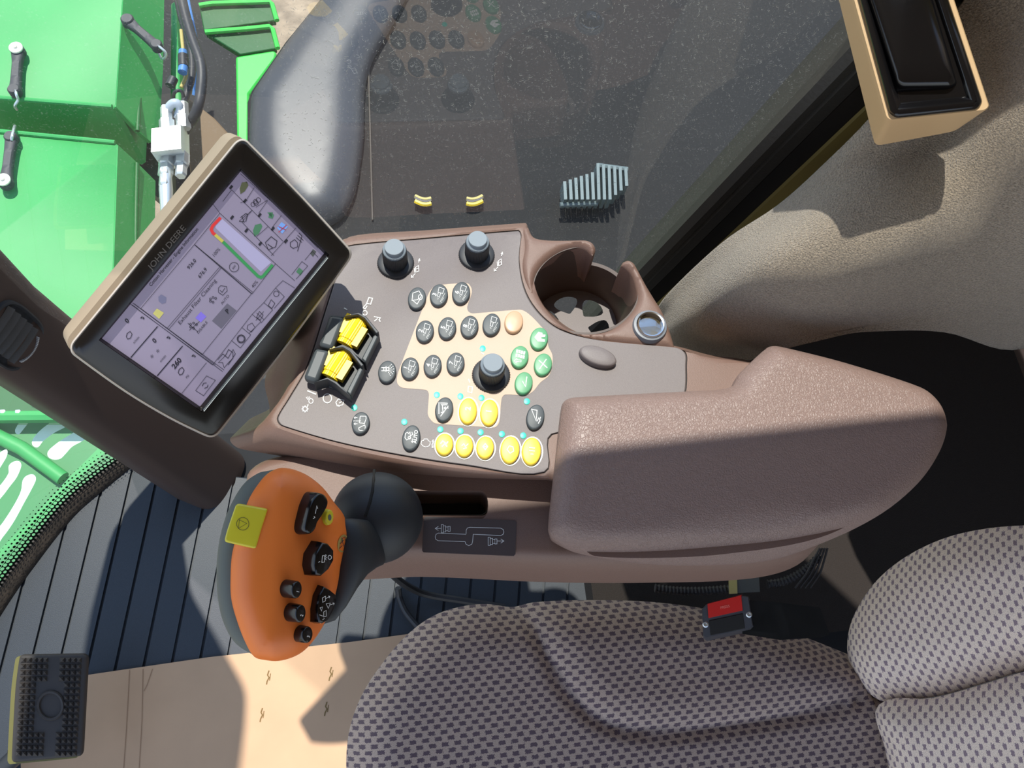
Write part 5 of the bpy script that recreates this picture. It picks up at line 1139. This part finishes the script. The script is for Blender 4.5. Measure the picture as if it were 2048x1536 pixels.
# green brackets and steps
def gplate(pts, z, th, m, label, name='green_bracket', cat='bracket', grp=None, bev=.006, holes=None):
    o = MB().prism([F(x, y, z) for x, y in spline(pts, 3, True, tuple(range(len(pts))))] if False else [F(x, y, z) for x, y in pts], (0, 0, th)).build(name, m, angle=30)
    if bev: bevel(o, bev, 2)
    tag(o, label, cat, grp); return o
z1 = lambda pts: [(x/3.4133, y/3.4133) for x, y in pts]
for pts_, lb_ in (([(1360,40),(1450,30),(1840,18),(1858,36),(1882,140),(1390,205)], 'dark green step plate with a bright edge at the very top, beside the hoses'), ([(1400,222),(1680,204),(1840,188),(1862,206),(1888,330),(1640,372)], 'dark green step plate with a bright edge, second from the top')):
    po_ = gplate(z1(pts_), -.60, .02, mat('step_green', (20, 84, 34), .6), lb_, 'step_plate', 'step plate', None, .003)
    MB().tube([F(x, y, -.59) for x, y in z1([(pts_[0][0], pts_[0][1]-2)] + [(a, b-6) for a, b in pts_[1:4]] + [(pts_[4][0]+8, pts_[4][1])])], .007, 8).build('step_edge', MT['shelf'], po_)
gplate(z1([(1608,385),(1870,342),(1890,360),(1880,400),(1700,640),(1692,1500),(1625,1500)]), -.60, .05, MT['shelf'], 'tall bright green plate beside the grey deck')
gplate(z1([(1165,20),(1200,0),(1215,300),(1235,700),(1160,700)]), -.75, .05, MT['mgreen'], 'narrow green rail behind the hoses')
gplate(z1([(1230,620),(1460,800),(1610,960),(1610,1200),(1300,1200)]), -.95, .05, mat('brown_cover', (104, 84, 60), .7), 'brown cover plate behind the aluminium block', 'brown_plate', 'cover')
gplate([(300, -80), (480, -80), (560, 180), (520, 420), (330, 420)], -1.1, .05, MT['engine'], 'dark machine frame behind the hoses', 'chassis', 'machine frame')
# grey deck seen through the side glass
dk = thing('machine_deck', F(900, 200, -.3), 'dark grey machine deck filling most of the view through the side window', 'machine deck')
dko = [(700, -120), (640, 0), (600, 50), (571, 85), (504, 182), (495, 205), (495, 320), (560, 420), (640, 640), (1900, 640), (1900, -120)]
do = MB().rings([[F(x, y, -.40) for x, y in dko], [F(x, y, -.30) for x, y in dko]]).build('deck_plate', mat('deck_grey', (13, 13, 13), .85, var=.25, vscale=5), dk, angle=30); bevel(do, .01, 3)
for (x0, y0, x1, y1, w) in ((735, 60, 745, 440, .002), (630, 260, 665, 430, .002)):
    MB().tube([F(x0, y0, -.295), F(x1, y1, -.295)], w, 8).build('deck_line', mat('line_grey', (74, 68, 60), .6), dk)  # thin grey-brown lines laid along the deck
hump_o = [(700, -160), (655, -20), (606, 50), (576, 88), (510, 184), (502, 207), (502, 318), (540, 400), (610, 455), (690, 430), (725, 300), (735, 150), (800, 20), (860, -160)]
hm = pillow('added_hump', [F(x, y, -.288) for x, y in spline(hump_o, 5)], frame((0, 0, -.288), UP), lambda u, v, d: .05*math.sqrt(max(1-(1-min(d/.075, 1))**2, 0)), [.002, .006, .012, .02, .03, .045, .06], .02, mat('hump_grey', (52, 54, 58), .42), None, skirt=[(0, -.002)], angle=180)  # added hump: lightens the deck's left end and catches glints
tag(hm, 'grey hump added to lighten the left end of the dark deck, behind the display', 'machine cover')
fn = thing('finned_housing', F(1190, 370, -.3), 'small silver finned housing on the dark deck near the cup holder', 'finned housing')
finm = mat('fin_silver', (92, 106, 108), .5, metal=.2)
for k in range(12):
    x = 1126 + k*11; y0 = 372 - k*3.6 if k < 6 else 336 + (k-6)*2; y1 = 408 - (0 if k < 8 else (k-8)*9)
    MB().box((F(x, y0, -.26) + F(x+2, y1, -.26))/2, (.0035, 0, 0), (F(x+2, y1, -.26) - F(x, y0, -.26))/2, (0, 0, .02)).build('fin', finm, fn, smooth=False)
MB().tube([F(1120, 410, -.26), F(1195, 407, -.26)], .006, 8).build('fin_base', finm, fn); MB().tube([F(1195, 332, -.25), F(1255, 340, -.25)], .007, 8).build('fin_base', finm, fn)
for i, (x, s) in enumerate(((850, 1), (945, -1))):
    t = thing('cable_loop', F(x, 398, -.3), 'yellow striped cable loop on the deck, ' + ('nearer the display' if i == 0 else 'nearer the cup holder'), 'cable', 'cable loops on the deck')
    for j, m in enumerate(('tapey', 'hose', 'roller')):
        MB().tube([F(x + s*(-20 + 20*q), 392 + j*5 + 7*math.sin(q*1.5) , -.28) for q in np.linspace(0, 1.6, 9)], .005, 6).build('strand', MT[m], t)
# ------------------------------------------------------------------ green platform seen through the windscreen
w2 = lambda X, Y: (X/3.4133, 800 + Y/3.4133)
pf = [w2(*p) for p in ((-300, 90), (900, 120), (1200, 420), (1000, 600), (0, 1560), (-900, 2200), (-900, 90))]
zpf = -.25
slots = [[(80,215),(180,60),(330,-60),(520,-40),(300,20),(200,150),(110,262),(80,250)], [(195,290),(240,225),(330,150),(450,70),(560,90),(480,170),(370,230),(280,300),(240,345),(200,330)],
 [(300,360),(350,310),(450,240),(620,150),(700,190),(590,270),(500,320),(440,385),(400,420),(340,425),(300,400)], [(-60,420),(0,350),(50,325),(62,350),(40,410),(-60,520)],
 [(62,430),(100,395),(150,392),(165,430),(130,520),(70,600),(0,690),(-80,760),(-90,690),(0,580),(60,490)], [(165,510),(200,470),(255,462),(275,500),(240,580),(180,690),(110,820),(60,900),(0,980),(-90,1080),(-90,980),(0,860),(90,720),(150,600)],
 [(330,470),(380,500),(420,520),(390,600)], ]
plt = thing('grated_platform', F(60, 950, zpf), 'green slotted metal platform outside the windscreen at the left edge', 'platform')
P_ = [F(x, y, zpf) for x, y in pf]
pillow('platform_plate', P_, frame((0, 0, zpf), UP), lambda u, v, d: 0, [], .05, mat('platform_green', (38, 124, 62), .5), plt, skirt=[(0, -.012)], cap=False, holes=[[F(*w2(*p), zpf) for p in spline([(np.mean([q[0] for q in s_])*.18+x*.82, np.mean([q[1] for q in s_])*.18+y*.82) for x, y in s_], 4)] for s_ in slots[:6]], angle=30)
MB().tube([F(*w2(*p), zpf+.02) for p in ((-250, 130), (150, 330), (430, 535))], .013, 12).build('platform_tube', MT['mgreen'], plt)
MB().tube([F(*w2(*p), zpf+.03) for p in ((-200, 118), (540, 112), (900, 170))], .012, 8).build('platform_rail', MT['mgreen'], plt)
MB().rings([[F(*w2(*p), zpf+.08) for p in ((760, 240), (800, 270), (520, 560), (300, 800), (0, 1080), (-20, 1040), (280, 740), (480, 520))], [F(*w2(*p), zpf+.11) for p in ((760, 240), (800, 270), (520, 560), (300, 800), (0, 1080), (-20, 1040), (280, 740), (480, 520))]]).build('platform_lip', MT['mgreen'], plt, angle=30)
for x, y in ((28, 95), (132, 96)): MB().lathe(F(*w2(x, y), zpf+.03), UP, [(.007, 0), (.007, .008), (.003, .010)], 6).build('bolt', MT['steel'], plt)
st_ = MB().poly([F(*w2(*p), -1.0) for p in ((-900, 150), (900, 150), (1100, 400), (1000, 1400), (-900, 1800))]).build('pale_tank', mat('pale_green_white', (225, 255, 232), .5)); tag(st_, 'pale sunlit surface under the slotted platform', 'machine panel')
gp_ = MB().prism([F(*w2(*p), -.92) for p in ((-900, -500), (900, -500), (900, 150), (-900, 150))], (0, 0, .03)).build('machine_cross_member', MT['mgreen2'], smooth=False); tag(gp_, 'dark green cross member behind the slotted platform, left of the pillar', 'machine frame')
sl_ = thing('warning_sticker', F(*w2(745, 300), zpf+.065), 'small black printed sticker on the platform edge near the pillar', 'sticker')
MB().prism([F(*w2(*p), zpf+.075) for p in ((722, 310), (752, 292), (772, 305), (742, 330))], UP*.002).build('sticker_patch', MT['dark'], sl_, smooth=False)
